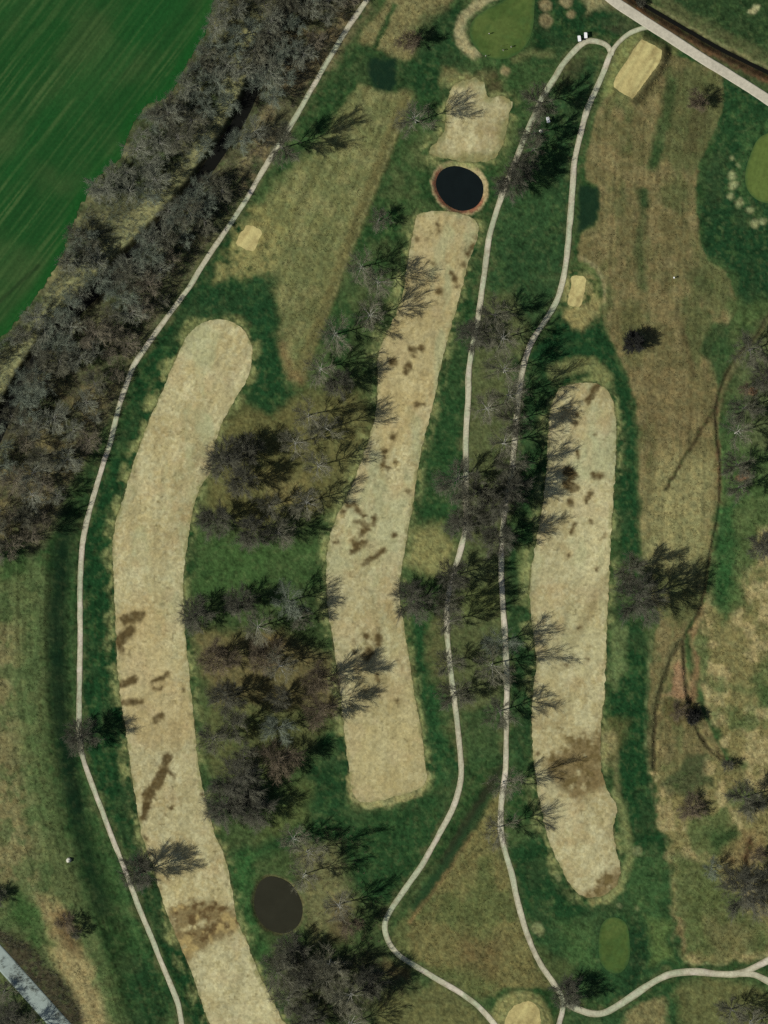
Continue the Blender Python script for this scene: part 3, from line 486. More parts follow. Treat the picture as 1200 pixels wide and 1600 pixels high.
dryg = np.clip((GCOL[..., 0]-0.03)*9, 0.15, 1)
gzz = gz+tuft*soft*dryg-inside*0.30
ny, nx = GX.shape
V = np.column_stack([wx(GX).ravel(), wy(GY).ravel(), gzz.ravel()])
idx = np.arange(nx*ny).reshape(ny, nx)
Fq = np.column_stack([idx[:-1, :-1].ravel(), idx[1:, :-1].ravel(), idx[1:, 1:].ravel(), idx[:-1, 1:].ravel()])
me = fast_mesh('ground', V, Fq); set_tint(me, GCOL.reshape(-1, 3))
link('ground', me, M_GROUND, kind='structure', label='rough turf, meadow and wood floor of the golf course')

def sheet(name, poly, painter, m, step, lift, label, jitter=0.0):
    poly = np.asarray(poly, float)
    # resample the outline and roughen it a little, as mown turf edges are
    P = []; 
    for a, b in zip(poly, np.roll(poly, -1, 0)):
        k = max(1, int(np.hypot(*(b-a))/max(step*1.2, 2.5)))
        for i in range(k): P.append(a+(b-a)*i/k)
    P = np.array(P)
    if jitter:
        P = P+jitter*np.column_stack([fbm(P[:, 0], P[:, 1], 9, 81, 3)-0.5+0.5*(vnoise(P[:, 0], P[:, 1], 3.1, 83)-0.5), fbm(P[:, 0], P[:, 1], 9, 82, 3)-0.5+0.5*(vnoise(P[:, 0], P[:, 1], 3.1, 84)-0.5)])*2.6
    lo, hi = P.min(0), P.max(0)
    qx, qy = np.meshgrid(np.arange(lo[0], hi[0], step), np.arange(lo[1], hi[1], step)); qx = qx.ravel()+rng.uniform(-.2, .2, qx.size)*step; qy = qy.ravel()+rng.uniform(-.2, .2, qy.size)*step
    k = sdf(P, qx, qy, 10) < -step*0.55
    pts = np.vstack([P, np.column_stack([qx[k], qy[k]])]); n = len(P)
    vs_, _, fs, *_ = delaunay_2d_cdt([Vector((float(a), float(-b))) for a, b in pts], [], [list(range(n))[::-1]], 1, 1e-5)
    A = np.array([(v.x, -v.y) for v in vs_]); Z = height(A[:, 0], A[:, 1])+lift
    tri = np.array([f for f in fs if len(f) == 3], np.int32)
    V = np.column_stack([wx(A[:, 0]), wy(A[:, 1]), Z])
    a, b, c_ = V[tri[:, 0]], V[tri[:, 1]], V[tri[:, 2]]
    flip = np.cross(b-a, c_-a)[:, 2] < 0; tri[flip] = tri[flip][:, ::-1]
    me = fast_mesh(name, V, tri); cc = painter(A[:, 0], A[:, 1]); set_tint(me, cc)
    return link(name, me, m, kind='structure', label=label)
sheet('fairway', F1, paint_fairway, M_FAIR, 2.2, 0.06, 'long straw coloured fairway on the left, with a rounded top end', 1.2)
sheet('fairway', F2, paint_fairway, M_FAIR, 2.2, 0.06, 'straw coloured middle fairway spotted with mud, below the round pond', 1.2)
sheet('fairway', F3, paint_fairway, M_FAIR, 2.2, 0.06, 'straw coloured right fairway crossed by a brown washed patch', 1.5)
sheet('fairway', F4, paint_fairway, M_FAIR, 2.2, 0.06, 'short straw fairway piece above the round pond', 1.8)
sheet('putting_green', G1, paint_green, M_GREEN, 3, 0.07, 'bright putting green at the top edge')
sheet('putting_green', G2, paint_green, M_GREEN, 3, 0.07, 'bright putting green cut by the right edge')
sheet('putting_green', G3, paint_green, M_GREEN, 3, 0.07, 'oval putting green below the right fairway')
sheet('tee_box', T1, paint_tee, M_FAIR, 2, 0.07, 'straw tee on a raised mound beside the top road', 0.8)
sheet('tee_box', T2, paint_tee, M_FAIR, 2, 0.07, 'small square straw tee beside the left path', 1.2)
sheet('tee_box', T3, paint_tee, M_FAIR, 2, 0.07, 'small straw tee right of the twin paths', 1.2)
sheet('tee_box', T4, paint_tee, M_FAIR, 2, 0.07, 'round straw tee in the path fork at the bottom edge', 1.2)
sheet('crop_field', np.column_stack([np.maximum(FIELD[:, 0], -60-0.01*np.arange(len(FIELD))), FIELD[:, 1]]), paint_field, M_FIELD, 2.0, 0.08, 'dark green drilled crop field in the top left corner', 2.5)

# ------------------------------------------------------------------ paths and roads: crowned ribbons with a kerb-high edge
def ribbon(name, line, w, m, lift, label, jit=0.5, across=5):
    L = [line[0]]
    for a, b in zip(line[:-1], line[1:]):
        k = max(1, int(np.hypot(*(b-a))/3.0))
        for i in range(1, k+1): L.append(a+(b-a)*i/k)
    L = np.array(L); T = np.gradient(L, axis=0); T /= np.linalg.norm(T, axis=1)[:, None]+1e-9
    Nn = np.column_stack([-T[:, 1], T[:, 0]]); V = []; n = len(L)
    wl = w*(1+jit*(fbm(L[:, 0], L[:, 1], 26, 91, 3)-0.5)); wr = w*(1+jit*(fbm(L[:, 0], L[:, 1], 26, 92, 3)-0.5))
    cols_ = [(-1.02, -0.14), (-1, 0)]+[(t, 0.03*(1-t*t)) for t in np.linspace(-0.82, 0.82, across)]+[(1, 0), (1.02, -0.14)]
    for t, dz in cols_:
        p = L+Nn*(np.where(t < 0, wl, wr)*t/2)[:, None]
        V.append(np.column_stack([wx(p[:, 0]), wy(p[:, 1]), height(p[:, 0], p[:, 1])+lift+dz]))
    V = np.array(V); k = len(cols_); V = V.reshape(-1, 3); I = np.arange(k*n).reshape(k, n)
    Fq = np.column_stack([I[:-1, :-1].ravel(), I[:-1, 1:].ravel(), I[1:, 1:].ravel(), I[1:, :-1].ravel()])
    me = fast_mesh(name, V, Fq)
    if me.polygons[len(me.polygons)//2].normal.z < 0: me.flip_normals()
    if m is M_PATH:
        T_ = np.repeat(np.abs([t for t, _ in cols_]), n); MX = V[:, 0]/PX+W0; MY = H0-V[:, 1]/PX
        tc = np.empty((len(V), 3)); tc[:] = col(176,172,146); tc = lay(tc, sstep(0.4, 0.65, fbm(MX, MY, 45, 94)), col(162,168,138)); tc = lay(tc, sstep(0.55, 0.75, fbm(MX, MY, 28, 95)), col(188,180,160))
        tc = lay(tc, sstep(0.45, 1.0, T_+(fbm(MX, MY, 7, 96)-0.5)*0.9)*0.6, col(112,106,76)); tc = lay(tc, sstep(0.62, 0.8, fbm(MX, MY, 9, 97))*0.45, col(128,118,90))
        set_tint(me, tc)
    return link(name, me, m, kind='structure', label=label)
ribbon('cart_path', P1, 8.2, M_PATH, 0.06, 'pale cart path curving down the left side', 0.55)
ribbon('cart_path', P2, 8.8, M_PATH, 0.065, 'left of the twin pale cart paths')
ribbon('cart_path', P3, 8.8, M_PATH, 0.078, 'right of the twin pale cart paths')
ribbon('cart_path', P4, 11.0, M_PATH, 0.092, 'pale cart path leading to the bottom right')
ribbon('cart_path', P5, 10.0, M_PATH, 0.105, 'short fork of the bottom right cart path')
ribbon('cart_path', P6, 7.5, M_PATH, 0.105, 'short pale spur from the path loop to the top road')
ribbon('road', ROAD, 15.5, M_GRAVEL, 0.13, 'straight pale gravel road in the top right corner', 0.2)
ribbon('road', HWY, 28.0, M_ASPH, 0.10, 'wide grey road in the bottom left corner', 0.05, 7)

# ------------------------------------------------------------------ water
def water(name, poly, m, z, label):
    P = np.asarray(poly); me = bpy.data.meshes.new(name)
    me.from_pydata([(float(wx(a)), float(wy(b)), z) for a, b in P][::-1], [], [list(range(len(P)))]); me.update()
    if me.polygons[0].normal.z < 0: me.flip_normals()
    return link(name, me, m, kind='structure', label=label)
for P, m, lb in ((POND1, M_POND1, 'round black pond in a pale earth ring'), (POND2, M_POND2, 'oval brown pond beside the left fairway')):
    zc = float(height(np.array([P[:, 0].mean()]), np.array([P[:, 1].mean()]))[0])
    water('pond_water', P.mean(0)+(P-P.mean(0))*1.03, m, zc+0.55, lb)
zr = float(height(np.array([258.]), np.array([347.]))[0])
def strip_poly(line, w):
    T = np.gradient(line, axis=0); T /= np.linalg.norm(T, axis=1)[:, None]; Nn = np.column_stack([-T[:, 1], T[:, 0]])
    return line+Nn*w, line-Nn*w
A, B = strip_poly(RIVER, 9); hz = height(RIVER[:, 0], RIVER[:, 1])+0.6
n = len(A); V = np.vstack([np.column_stack([wx(A[:, 0]), wy(A[:, 1]), hz]), np.column_stack([wx(B[:, 0]), wy(B[:, 1]), hz])]); i = np.arange(n-1)
me = fast_mesh('river', V, np.column_stack([i, i+1, i+1+n, i+n]))
if me.polygons[0].normal.z < 0: me.flip_normals()
link('river', me, M_RIVER, kind='structure', label='dark narrow river through the wood')
A, B = strip_poly(DITCH, 3.0); hz = height(DITCH[:, 0], DITCH[:, 1])+0.25
n = len(A); V = np.vstack([np.column_stack([wx(A[:, 0]), wy(A[:, 1]), hz]), np.column_stack([wx(B[:, 0]), wy(B[:, 1]), hz])]); i = np.arange(n-1)
me = fast_mesh('ditch_water', V, np.column_stack([i, i+1, i+1+n, i+n]))
if me.polygons[0].normal.z < 0: me.flip_normals()
link('ditch_water', me, M_RIVER, kind='structure', label='dark water in the ditch beside the top road')

# ------------------------------------------------------------------ bare trees
def tubes(P0, P1_, R0, R1_, sides):
    """open tapered prisms from P0 to P1"""
    P0 = np.asarray(P0, float); P1_ = np.asarray(P1_, float); R0 = np.asarray(R0, float); R1_ = np.asarray(R1_, float)
    D = P1_-P0; D /= np.linalg.norm(D, axis=1)[:, None]+1e-9
    up = np.where(abs(D[:, 2:3]) < 0.9, np.array([[0, 0, 1.]]), np.array([[1., 0, 0]]))
    U = np.cross(D, up); U /= np.linalg.norm(U, axis=1)[:, None]+1e-9; Wv = np.cross(D, U)
    n = len(P0); ring = []
    for k in range(sides):
        a = 2*math.pi*k/sides; ring.append(U*math.cos(a)+Wv*math.sin(a))
    V = np.concatenate([np.stack([P0+r*R0[:, None] for r in ring], 1), np.stack([P1_+r*R1_[:, None] for r in ring], 1)], 1)   # n, 2*sides, 3
    base = (np.arange(n)*2*sides)[:, None]; F = []
    for k in range(sides):
        k2 = (k+1) % sides; F.append(np.column_stack([base[:, 0]+k, base[:, 0]+k2, base[:, 0]+sides+k2, base[:, 0]+sides+k]))
    return V.reshape(-1, 3), np.concatenate(F)
def build_tree(seed, H=18.0, R=7.0, limbs=11, dens=1.0, spread=0.55, low=0.28, twig_r=0.0165, leader=0.9, fill=5.6):
    rg = np.random.default_rng(seed); segs = {0: [], 1: [], 2: [], 3: []}
    def nrm(v): return v/(np.linalg.norm(v)+1e-9)
    def walk(p, d, length, r0, r1, n, lvl, upturn, wob):
        pts = [p]; 
        for k in range(n):
            d = nrm(d+np.array([0, 0, upturn])+rg.normal(0, wob, 3)); q = p+d*length/n
            ra = r0+(r1-r0)*k/n; rb = r0+(r1-r0)*(k+1)/n
            segs[lvl].append((p, q, ra, rb)); p = q; pts.append(q)
        return pts
    trunk = walk(np.array([0, 0, -0.3]), np.array([rg.normal(0, .03), rg.normal(0, .03), 1.0]), H*leader, 0.019*H, 0.05, 7, 0, 0.25, 0.055)
    trunk = np.array(trunk)
    def along(pts, t):
        x = t*(len(pts)-1); i = min(int(x), len(pts)-2); return pts[i]+(pts[i+1]-pts[i])*(x-i), nrm(pts[i+1]-pts[i])
    a0 = rg.uniform(0, 6.28)
    for i in range(limbs):
        t = min(low+(0.97-low)*(i+rg.uniform(0, .7))/limbs, 0.96)
        p, d = along(trunk, t); az = a0+i*2.4+rg.normal(0, .35); f = (t-low)/(1-low)
        reach = R*(math.sin(math.pi*min(1, 0.28+0.72*f)))**0.55*rg.uniform(0.85, 1.12)*(1.0 if f < .8 else .8)
        el = spread*0.75+0.6*f+rg.normal(0, .1)
        d1 = np.array([math.cos(az)*math.cos(el), math.sin(az)*math.cos(el), math.sin(el)])
        l1 = reach/max(0.45, math.cos(el))*0.92
        pts = np.array(walk(p, d1, l1, 0.0085*H*(1-0.5*f), 0.03, 5, 1, 0.03, 0.09))
        nb = max(5, int(l1*1.35))
        for j in range(nb):
            t2 = 0.15+0.83*(j+rg.uniform(0, .8))/nb; p2, dd = along(pts, min(t2, .99)); s = nrm(rg.normal(0, 1, 3)); s[2] = abs(s[2])*0.5
            l2 = l1*(0.60-0.34*t2)*rg.uniform(.75, 1.25)
            b2a = np.array(walk(p2, nrm(dd*1.05+s*0.72), l2, 0.065, 0.026, 3, 2, 0.03, 0.10))
            nc = max(3, int(l2*2.4*dens))
            for k in range(nc):
                t3 = 0.15+0.83*(k+rg.uniform(0, .9))/nc; p3, dd3 = along(b2a, min(t3, .99)); s = nrm(rg.normal(0, 1, 3)); l3 = rg.uniform(1.0, 2.1)*(0.7+l2/6)
                walk(p3, nrm(dd3*1.1+s*0.62+np.array([0, 0, .05])), l3, 0.026, 0.012, 2, 3, 0.02, 0.12)
    A2 = np.array([(s_[0], s_[1]) for s_ in segs[3]]); A1 = np.array([(s_[0], s_[1]) for s_ in segs[2]])
    n3 = int(len(A2)*fill*dens**0.3); n2 = int(len(A1)*4.5)
    pick = np.concatenate([A2[rg.integers(0, len(A2), n3)], A1[rg.integers(0, len(A1), n2)]])
    dv = pick[:, 1]-pick[:, 0]; tw0 = pick[:, 0]+dv*rg.uniform(0.1, 1, len(pick))[:, None]; dv /= np.linalg.norm(dv, axis=1)[:, None]
    rv = rg.normal(0, 1, dv.shape); rv /= np.linalg.norm(rv, axis=1)[:, None]; dd = dv*1.1+rv*0.62; dd /= np.linalg.norm(dd, axis=1)[:, None]
    tw1 = tw0+dd*rg.uniform(0.6, 1.5, len(pick))[:, None]; twr = twig_r*rg.uniform(0.7, 1.3, len(pick))
    def mesh_of(levels, name, sides, twig=False):
        VV, FF, off = [], [], 0
        for lv in levels:
            if not segs[lv]: continue
            a = segs[lv]; v, f = tubes([s[0] for s in a], [s[1] for s in a], [s[2] for s in a], [s[3] for s in a], sides[lv]); VV.append(v); FF.append(f+off); off += len(v)
        if twig:
            v, f = tubes(tw0, tw1, twr, np.array(twr)*0.45, 3); VV.append(v); FF.append(f+off); off += len(v)
        return fast_mesh(name, np.concatenate(VV), np.concatenate(FF))
    return mesh_of((0, 1), 'trunk', {0: 7, 1: 5}), mesh_of((2, 3), 'crown', {2: 3, 3: 3}, True)
PROTO = {}
def protos(style, specs):
    L = []; PROTO[style] = L; st = 'dark' if style == 'dense' else style
    for sp in specs:
        tr, cr = build_tree(**sp); tr.materials.append(BARK[st]); cr.materials.append(TWIG['dense' if style == 'dense' else st]); L.append((tr, cr))
protos('pale', [dict(seed=1, limbs=12, dens=0.6, spread=0.5), dict(seed=2, limbs=11, dens=0.6, spread=0.65), dict(seed=3, limbs=13, dens=0.65, spread=0.45)])
protos('grey', [dict(seed=4, limbs=14, dens=0.85), dict(seed=5, limbs=15, dens=0.9, spread=0.7), dict(seed=6, limbs=14, dens=0.8, spread=0.5)])
protos('dark', [dict(seed=7, low=0.14, limbs=17, dens=1.05, spread=0.7, twig_r=0.0175, fill=5.6), dict(seed=8, low=0.14, limbs=18, dens=1.0, spread=0.6, twig_r=0.0175, fill=5.6)])
protos('brown', [dict(seed=9, low=0.18, limbs=16, dens=0.95, spread=0.65), dict(seed=10, low=0.18, limbs=16, dens=1.0, spread=0.75)])
protos('green', [dict(seed=12, limbs=13, dens=0.7, fill=4.5, twig_r=0.014), dict(seed=13, limbs=14, dens=0.65, spread=0.6, fill=4.5, twig_r=0.014)])
protos('wood_pale', [dict(seed=14, limbs=13, dens=0.65, fill=4.5, twig_r=0.014), dict(seed=15, limbs=14, dens=0.6, spread=0.65, fill=4.5, twig_r=0.014)])
protos('wood_brown', [dict(seed=16, limbs=14, dens=0.65, fill=4.5, twig_r=0.014), dict(seed=17, limbs=13, dens=0.7, spread=0.65, fill=4.5, twig_r=0.014)])
protos('dense', [dict(seed=18, limbs=26, dens=1.3, low=0.1, spread=0.5, twig_r=0.03)])
def hz1(x, y): return float(height(np.array([float(x)]), np.array([float(y)]))[0])
rt = random.Random(5)
def tree(x, y, rpx, H, style, label, group, name='bare_tree'):
    tr, cr = PROTO[style][rt.randrange(len(PROTO[style]))]
    e = bpy.data.objects.new(name, None); C.objects.link(e); e.empty_display_size = 1
    e.location = (float(wx(x)), float(wy(y)), hz1(x, y)); s = rpx*PX/7.0; e.scale = (s, s, H/18.0); e.rotation_euler = (0, 0, rt.uniform(0, 6.28))
    e['label'] = label; e['category'] = 'tree' if name == 'bare_tree' else 'shrub'; e['group'] = group
    link('trunk', tr, None, e); link('crown', cr, None, e)
    return e
TREES = []
exec_list = None
A_ = 'trees between the left and middle fairways'
TREES += [(x, y, r, h, s, l, A_) for x, y, r, h, s, l in [
 (592,345,17,9,'grey','small grey tree just left of the middle fairway near the round pond'),
 (567,417,22,15,'pale','pale tree left of the middle fairway, upper of two beside the meadow edge'),
 (592,442,22,19,'pale','white limbed tree whose long shadow lies on the middle fairway top'),
 (577,492,24,19,'pale','pale tree throwing fan shadows on the middle fairway below the meadow'),
 (527,522,24,18,'pale','white limbed tree at the meadow edge, left of the middle fairway'),
 (503,577,24,18,'pale','pale tree beside the meadow tip with a wide dark shadow'),
 (530,596,20,16,'dark','dark twiggy tree standing in the shade just right of the meadow tip'),
 (484,648,22,18,'pale','pale twiggy tree just below the tip of the meadow'),
 (511,672,22,22,'pale','pale tree whose shadow streak reaches furthest onto the middle fairway'),
 (460,693,22,17,'pale','pale limbed tree between two dark crowns, midway across the strip'),
 (496,728,22,19,'pale','white forked tree left of the vertical mud streak'),
 (355,715,31,18,'dark','broad purple grey crown touching the left fairway edge'),
 (385,700,22,16,'dark','dark crown just right of the broad purple grey one'),
 (380,749,22,18,'dark','dark tree below the broad purple grey crown, with a long trunk shadow'),
 (479,787,24,19,'pale','white limbed tree left of the cluster of mud spots'),
 (340,811,24,18,'dark','dark tree touching the left fairway at its narrow bend'),
 (393,827,24,17,'dark','dark tree second from the left fairway in its row'),
 (434,832,24,14,'grey','grey tree third from the left fairway, above the open grass'),
 (420,790,20,15,'grey','grey tree in the middle of the dense upper clump'),
 (304,959,24,13,'dark','dark round crown touching the left fairway below the open grass'),
 (373,943,22,14,'dark','purple grey crown second in the row below the open grass'),
 (405,980,24,16,'pale','pale limbed tree low in the row below the open grass'),
 (451,940,26,18,'green','pale green grey tree whose shadow tip reaches the middle fairway'),
 (470,965,18,13,'grey','small grey tree beside the middle fairway edge, right of its row'),
 (339,1028,25,13,'brown','brown crown beside the left fairway, level with its dark stain'),
 (413,1025,24,13,'brown','brown crown right of another brown crown, beside bare orange soil'),
 (437,1041,24,17,'pale','white forked tree between brown crowns'),
 (499,1060,23,21,'brown','reddish twiggy tree, upper of two beside the middle fairway'),
 (499,1108,25,20,'brown','reddish twiggy tree, lower of two beside the middle fairway'),
 (355,1087,24,16,'dark','dark crown beside the left fairway below the brown ones'),
 (438,1090,17,14,'dark','slim dark tree in the middle of the lower clump'),
 (364,1132,22,18,'grey','grey tree with a long thin trunk shadow in the lower clump'),
 (335,1153,22,18,'grey','grey tree close to the left fairway in the lower clump'),
 (383,1183,22,16,'grey','grey tree left of the reddish grey crown in the lower clump'),
 (433,1137,25,15,'green','green grey crown in the heart of the lower clump'),
 (439,1187,28,17,'brown','reddish grey crown low in the lower clump'),
 (375,1222,36,17,'dark','broad grey crown at the bottom of the lower clump'),
 (350,1260,32,16,'dark','broad dark crown hanging over the left fairway edge at the clump bottom'),
 (398,1263,26,14,'dark','dark crown at the bottom right of the lower clump')]]
B_ = 'trees around the oval brown pond'
TREES += [(x, y, r, h, s, l, B_) for x, y, r, h, s, l in [
 (460,1308,22,13,'pale','pale tree nearest the top of the oval pond group'),
 (480,1328,22,19,'pale','white forked tree up and right of the oval pond'),
 (477,1365,22,20,'pale','pale tree right of the oval pond with long branch shadows'),
 (528,1413,24,18,'pale','white crooked tree beside reddish ground, right of the oval pond'),
 (545,1443,18,14,'brown','reddish brown tree left of the path bend'),
 (453,1484,24,13,'dark','dark crown just below the oval pond'),
 (517,1499,24,17,'pale','white limbed tree level with the path bend'),
 (435,1517,28,14,'grey','grey crown hanging over the left fairway below the pond'),
 (478,1520,24,14,'dark','dark crown in the middle of the bottom clump'),
 (512,1530,26,16,'grey','grey crown left of the white tree in the bottom clump'),
 (549,1553,28,20,'pale','white limbed tree with the widest dark shadow in the bottom clump'),
 (450,1560,26,14,'grey','grey crown beside the left fairway near the bottom edge'),
 (480,1588,26,15,'dark','dark crown at the bottom edge, left of the white trees'),
 (545,1598,26,15,'pale','pale crown cut by the bottom edge'),
 (575,1530,22,16,'dark','dark crown left of the bare orange ground by the path')]]
D_ = 'trees along the twin paths'
TREES += [(x, y, r, h, s, l, D_) for x, y, r, h, s, l in [
 (842,162,24,17,'grey','tree standing on the left twin path just below the loop'),
 (833,209,20,17,'grey','grey tree beside the pale low boulder between the twin paths'),
 (831,236,20,15,'grey','second grey tree below the pale low boulder between the paths'),
 (815,262,20,16,'dark','dark tree between the paths, right of the round pond'),
 (799,286,22,17,'dark','dark tree on the left twin path, level with the round pond'),
 (772,492,24,17,'grey','pale grey tree between the paths, left of the small tee'),
 (744,524,24,10,'dark','low dark tree standing on the left path'),
 (787,530,24,20,'pale','pale tree between the paths where the right one bends'),
 (787,582,24,20,'pale','pale tree left of the right path, just above the right fairway top'),
 (792,617,24,19,'pale','pale tree level with the top of the right fairway'),
 (760,637,24,14,'pale','pale tree midway between the paths, level with the fairway top'),
 (802,657,23,20,'grey','grey tree standing on the right path with a fan shadow on the right fairway'),
 (785,693,24,22,'pale','white twiggy tree touching the right path'),
 (800,728,24,21,'grey','grey tree on the right path, its shadow pointing at the dark clumps'),
 (715,747,33,17,'grey','broad grey crown hanging over the left path'),
 (740,772,26,18,'grey','grey tree just below the broad grey crown'),
 (800,762,24,20,'dark','dark tree right of the broad grey crown on the right path'),
 (772,792,26,20,'dark','dark tree between the paths with a black fan shadow'),
 (724,816,24,8,'dark','low spidery dark tree on the left path'),
 (781,840,24,19,'dark','dark tree on the right path at the bottom of the dense group'),
 (645,937,28,15,'dark','dark round crown touching the middle fairway'),
 (707,900,22,20,'dark','dark tree on the left path, right of the dark round crown'),
 (700,940,20,21,'grey','slim tree on the left path, first of three with long trunk shadows'),
 (700,972,20,21,'grey','slim tree on the left path, second of three with long trunk shadows'),
 (780,1002,26,19,'green','pale green tree touching the right path'),
 (770,1037,26,21,'pale','white limbed tree beside the right path, lower part'),
 (700,1036,22,18,'grey','grey tree on the left path level with the middle fairway mud'),
 (710,1082,24,20,'grey','grey tree on the left path with the thickest trunk shadow'),
 (780,1112,24,20,'grey','grey tree beside the right path throwing a leaf shaped shadow'),
 (786,1221,22,18,'pale','white twiggy tree on the right path beside the brown wash'),
 (784,1291,24,18,'pale','white twiggy tree on the right path below the brown wash'),
 (888,1553,22,12,'dark','dark tree at the bottom path junction')]]
E_ = 'scattered single trees'
TREES += [(x, y, r, h, s, l, E_) for x, y, r, h, s, l in [
 (650,192,25,20,'pale','white limbed tree left of the short fairway piece'),
 (640,66,16,10,'brown','small brown tree in the strip meadow at the top'),
 (440,232,26,24,'grey','tall tree on the left path whose shadow crosses into the meadow'),
 (1000,932,35,25,'dark','broad lone grey tree right of the right fairway'),
 (982,890,22,15,'grey','smaller grey crown touching the broad lone tree'),
 (1170,548,26,15,'grey','uppermost bare tree at the right edge beyond the creek'),
 (1161,638,22,16,'grey','second bare tree from the top at the right edge'),
 (1148,677,22,16,'pale','third bare tree from the top at the right edge, nearest the creek'),
 (1150,727,22,16,'grey','fourth bare tree from the top at the right edge, above red soil'),
 (1154,761,20,15,'grey','fifth bare tree from the top at the right edge, below red soil'),
 (1195,590,24,16,'dark','dark bare tree cut by the right edge above the red soil'),
 (1190,853,19,9,'dark','small dark crown at the right edge beyond the creek'),
 (1163,1245,26,18,'grey','spreading tree with long limbs near the right edge'),
 (1111,1357,16,8,'green','small grey green tree below the patchy rough on the right'),
 (1166,1390,36,15,'dark','broad dark crown low at the right edge'),
 (1205,1370,26,15,'grey','grey crown cut by the right edge beside the broad dark crown'),
 (1142,1577,24,15,'grey','grey tree below the bottom right path'),
 (1172,1595,26,16,'pale','pale limbed tree at the bottom right corner'),
 (127,1148,24,17,'dark','dark lone tree standing on the left path'),
 (220,1363,26,18,'dark','dark lone tree between the left path and left fairway'),
 (-8,1398,15,7,'dark','dark tree cut by the left edge above the grey road'),
 (12,1590,22,8,'dark','dark tree in the bottom left corner below the grey road'),
 (50,1600,20,9,'grey','grey tree at the bottom edge beside the grey road'),
 (8,1548,16,6,'grey','grey tree left of the grey road')]]
HSC = {'dark': 0.86, 'brown': 0.85, 'grey': 0.92, 'pale': 0.97, 'green': 0.9}
for x, y, r, h, st, lb, g in TREES: tree(x, y, r*(1.16 if st == 'dark' else 1.1), h*HSC[st], st, lb, g)
SHR = 'scattered shrubs'
for x, y, r, h, s, l in [(988,537,17,6.5,'dense','compact dark shrub alone in the long brown rough'),
 (1090,160,16,6.5,'brown','brown shrub at the corner of the long rough near the top road'),
 (1062,1110,16,6,'brown','brown shrub in the creek fork'),
 (1083,1118,12,5,'dense','dark shrub in the right arm of the creek'),
 (1138,1194,10,4,'dark','small dark shrub at the end of the creek'),
 (1080,1262,22,5,'brown','wide low brown thicket with broken branches'),
 (1185,1335,14,5,'brown','brown shrub beside the eroded gully on the right'),
 (1180,1255,14,5,'dark','low dark shrub beside the spreading tree on the right'),
 (105,1440,16,6,'brown','brown shrub on the straw bank above the grey road'),
 (118,1456,10,6,'dark','dark shrub beside the brown one above the grey road'),
 (1001,6,8,4,'dark','small dark shrub at the ditch by the top road'),
 (1163,608,10,4,'brown','brown shrub by the upper red soil patch')]:
    tree(x, y, r, h, s, l, SHR, 'bare_shrub')

# wood along the river: individual trees, too alike to tell apart
wood_w = [(345,-50),(470,-50),(436,20),(395,95),(360,175),(322,232),(282,290),(238,335),(190,385),(145,425),(102,470),(62,520),(25,580),(-40,680),(-40,560),(13,525),(46,488),(74,455),(104,400),(122,350),(142,312),(168,272),(196,254),(212,204),(240,168),(268,158),(290,126),(310,86),(330,50)]
wood_e = [(500,-50),(580,-50),(545,20),(500,95),(470,150),(440,195),(405,255),(375,305),(345,350),(315,400),(280,445),(245,495),(210,548),(180,610),(165,660),(128,725),(95,790),(60,840),(-40,880),(-40,740),(10,690),(45,620),(90,555),(130,505),(180,455),(230,408),(275,360),(320,300),(362,240),(398,180),(425,120),(455,60)]
def scatter(poly, dmin, tries, seed, keep=None):
    rg = np.random.default_rng(seed); P = np.array(poly, float); lo, hi = P.min(0), P.max(0); out = []
    cx = rg.uniform(lo[0], hi[0], tries); cy = rg.uniform(lo[1], hi[1], tries); ok = sdf(P, cx, cy, 5) < 0
    for a, b in zip(cx[ok], cy[ok]):
        if all((a-u)**2+(b-v)**2 > dmin*dmin for u, v in out): out.append((a, b))
    return np.array(out)
pw = scatter(wood_w, 25, 12000, 3); pe = scatter(wood_e, 25, 12000, 4)
pd = pdist(P1, pe[:, 0], pe[:, 1], 80); pe = pe[pd > 16]
_r = np.random.default_rng(8)
def beside(line, step, off0, off1, ok):
    L = np.concatenate([[0], np.cumsum(np.hypot(*np.diff(line, axis=0).T))]); out = []
    for d in np.arange(10, L[-1], step):
        d += _r.uniform(-6, 6); i = min(max(np.searchsorted(L, d)-1, 0), len(line)-2); t = (line[i+1]-line[i])/np.hypot(*(line[i+1]-line[i])); p = line[i]+t*(d-L[i])+np.array([-t[1], t[0]])*_r.uniform(off0, off1)
        if ok(p): out.append(p)
    return np.array(out)
fe = np.array([q for q in FIELD if -30 < q[0] < 340 and -40 < q[1] < 560])
pw = np.vstack([pw, beside(fe, 34, -26, -12, lambda p: True), beside(RIVER, 27, 8, 14, lambda p: (p[1] > 300 or p[1] < 110) and p[1] > -40 and p[0] > -30)])
pe = np.vstack([pe, beside(RIVER, 27, -16, -9, lambda p: (p[1] > 270 or p[1] < 140) and p[1] > -40 and p[0] > -30)])
def band(y):
    for lim, t in ((40, 'at the top edge'), (125, 'level with the top green'), (190, 'level with the short fairway'), (250, 'above the round pond level'), (335, 'level with the round pond'), (400, 'level with the square tee'), (500, 'above the left fairway top'), (570, 'beside the left fairway top'), (640, 'level with the meadow tip'), (720, 'left of the upper left fairway'), (2000, 'near the wood end')):
        if y < lim: return t
ADJ = {'wood_pale': 'pale grey', 'wood_brown': 'brown', 'green': 'mossy grey', 'grey': 'grey', 'dark': 'dark', 'pale': 'pale', 'brown': 'brown'}
def wood_tree(x, y, st, r, h, where, g):
    tree(x, y, r, h, st, f"{'broad' if r > 22.5 else 'slim' if r < 19 else 'bare'} {ADJ[st]} tree {where}, {band(y)}", g)
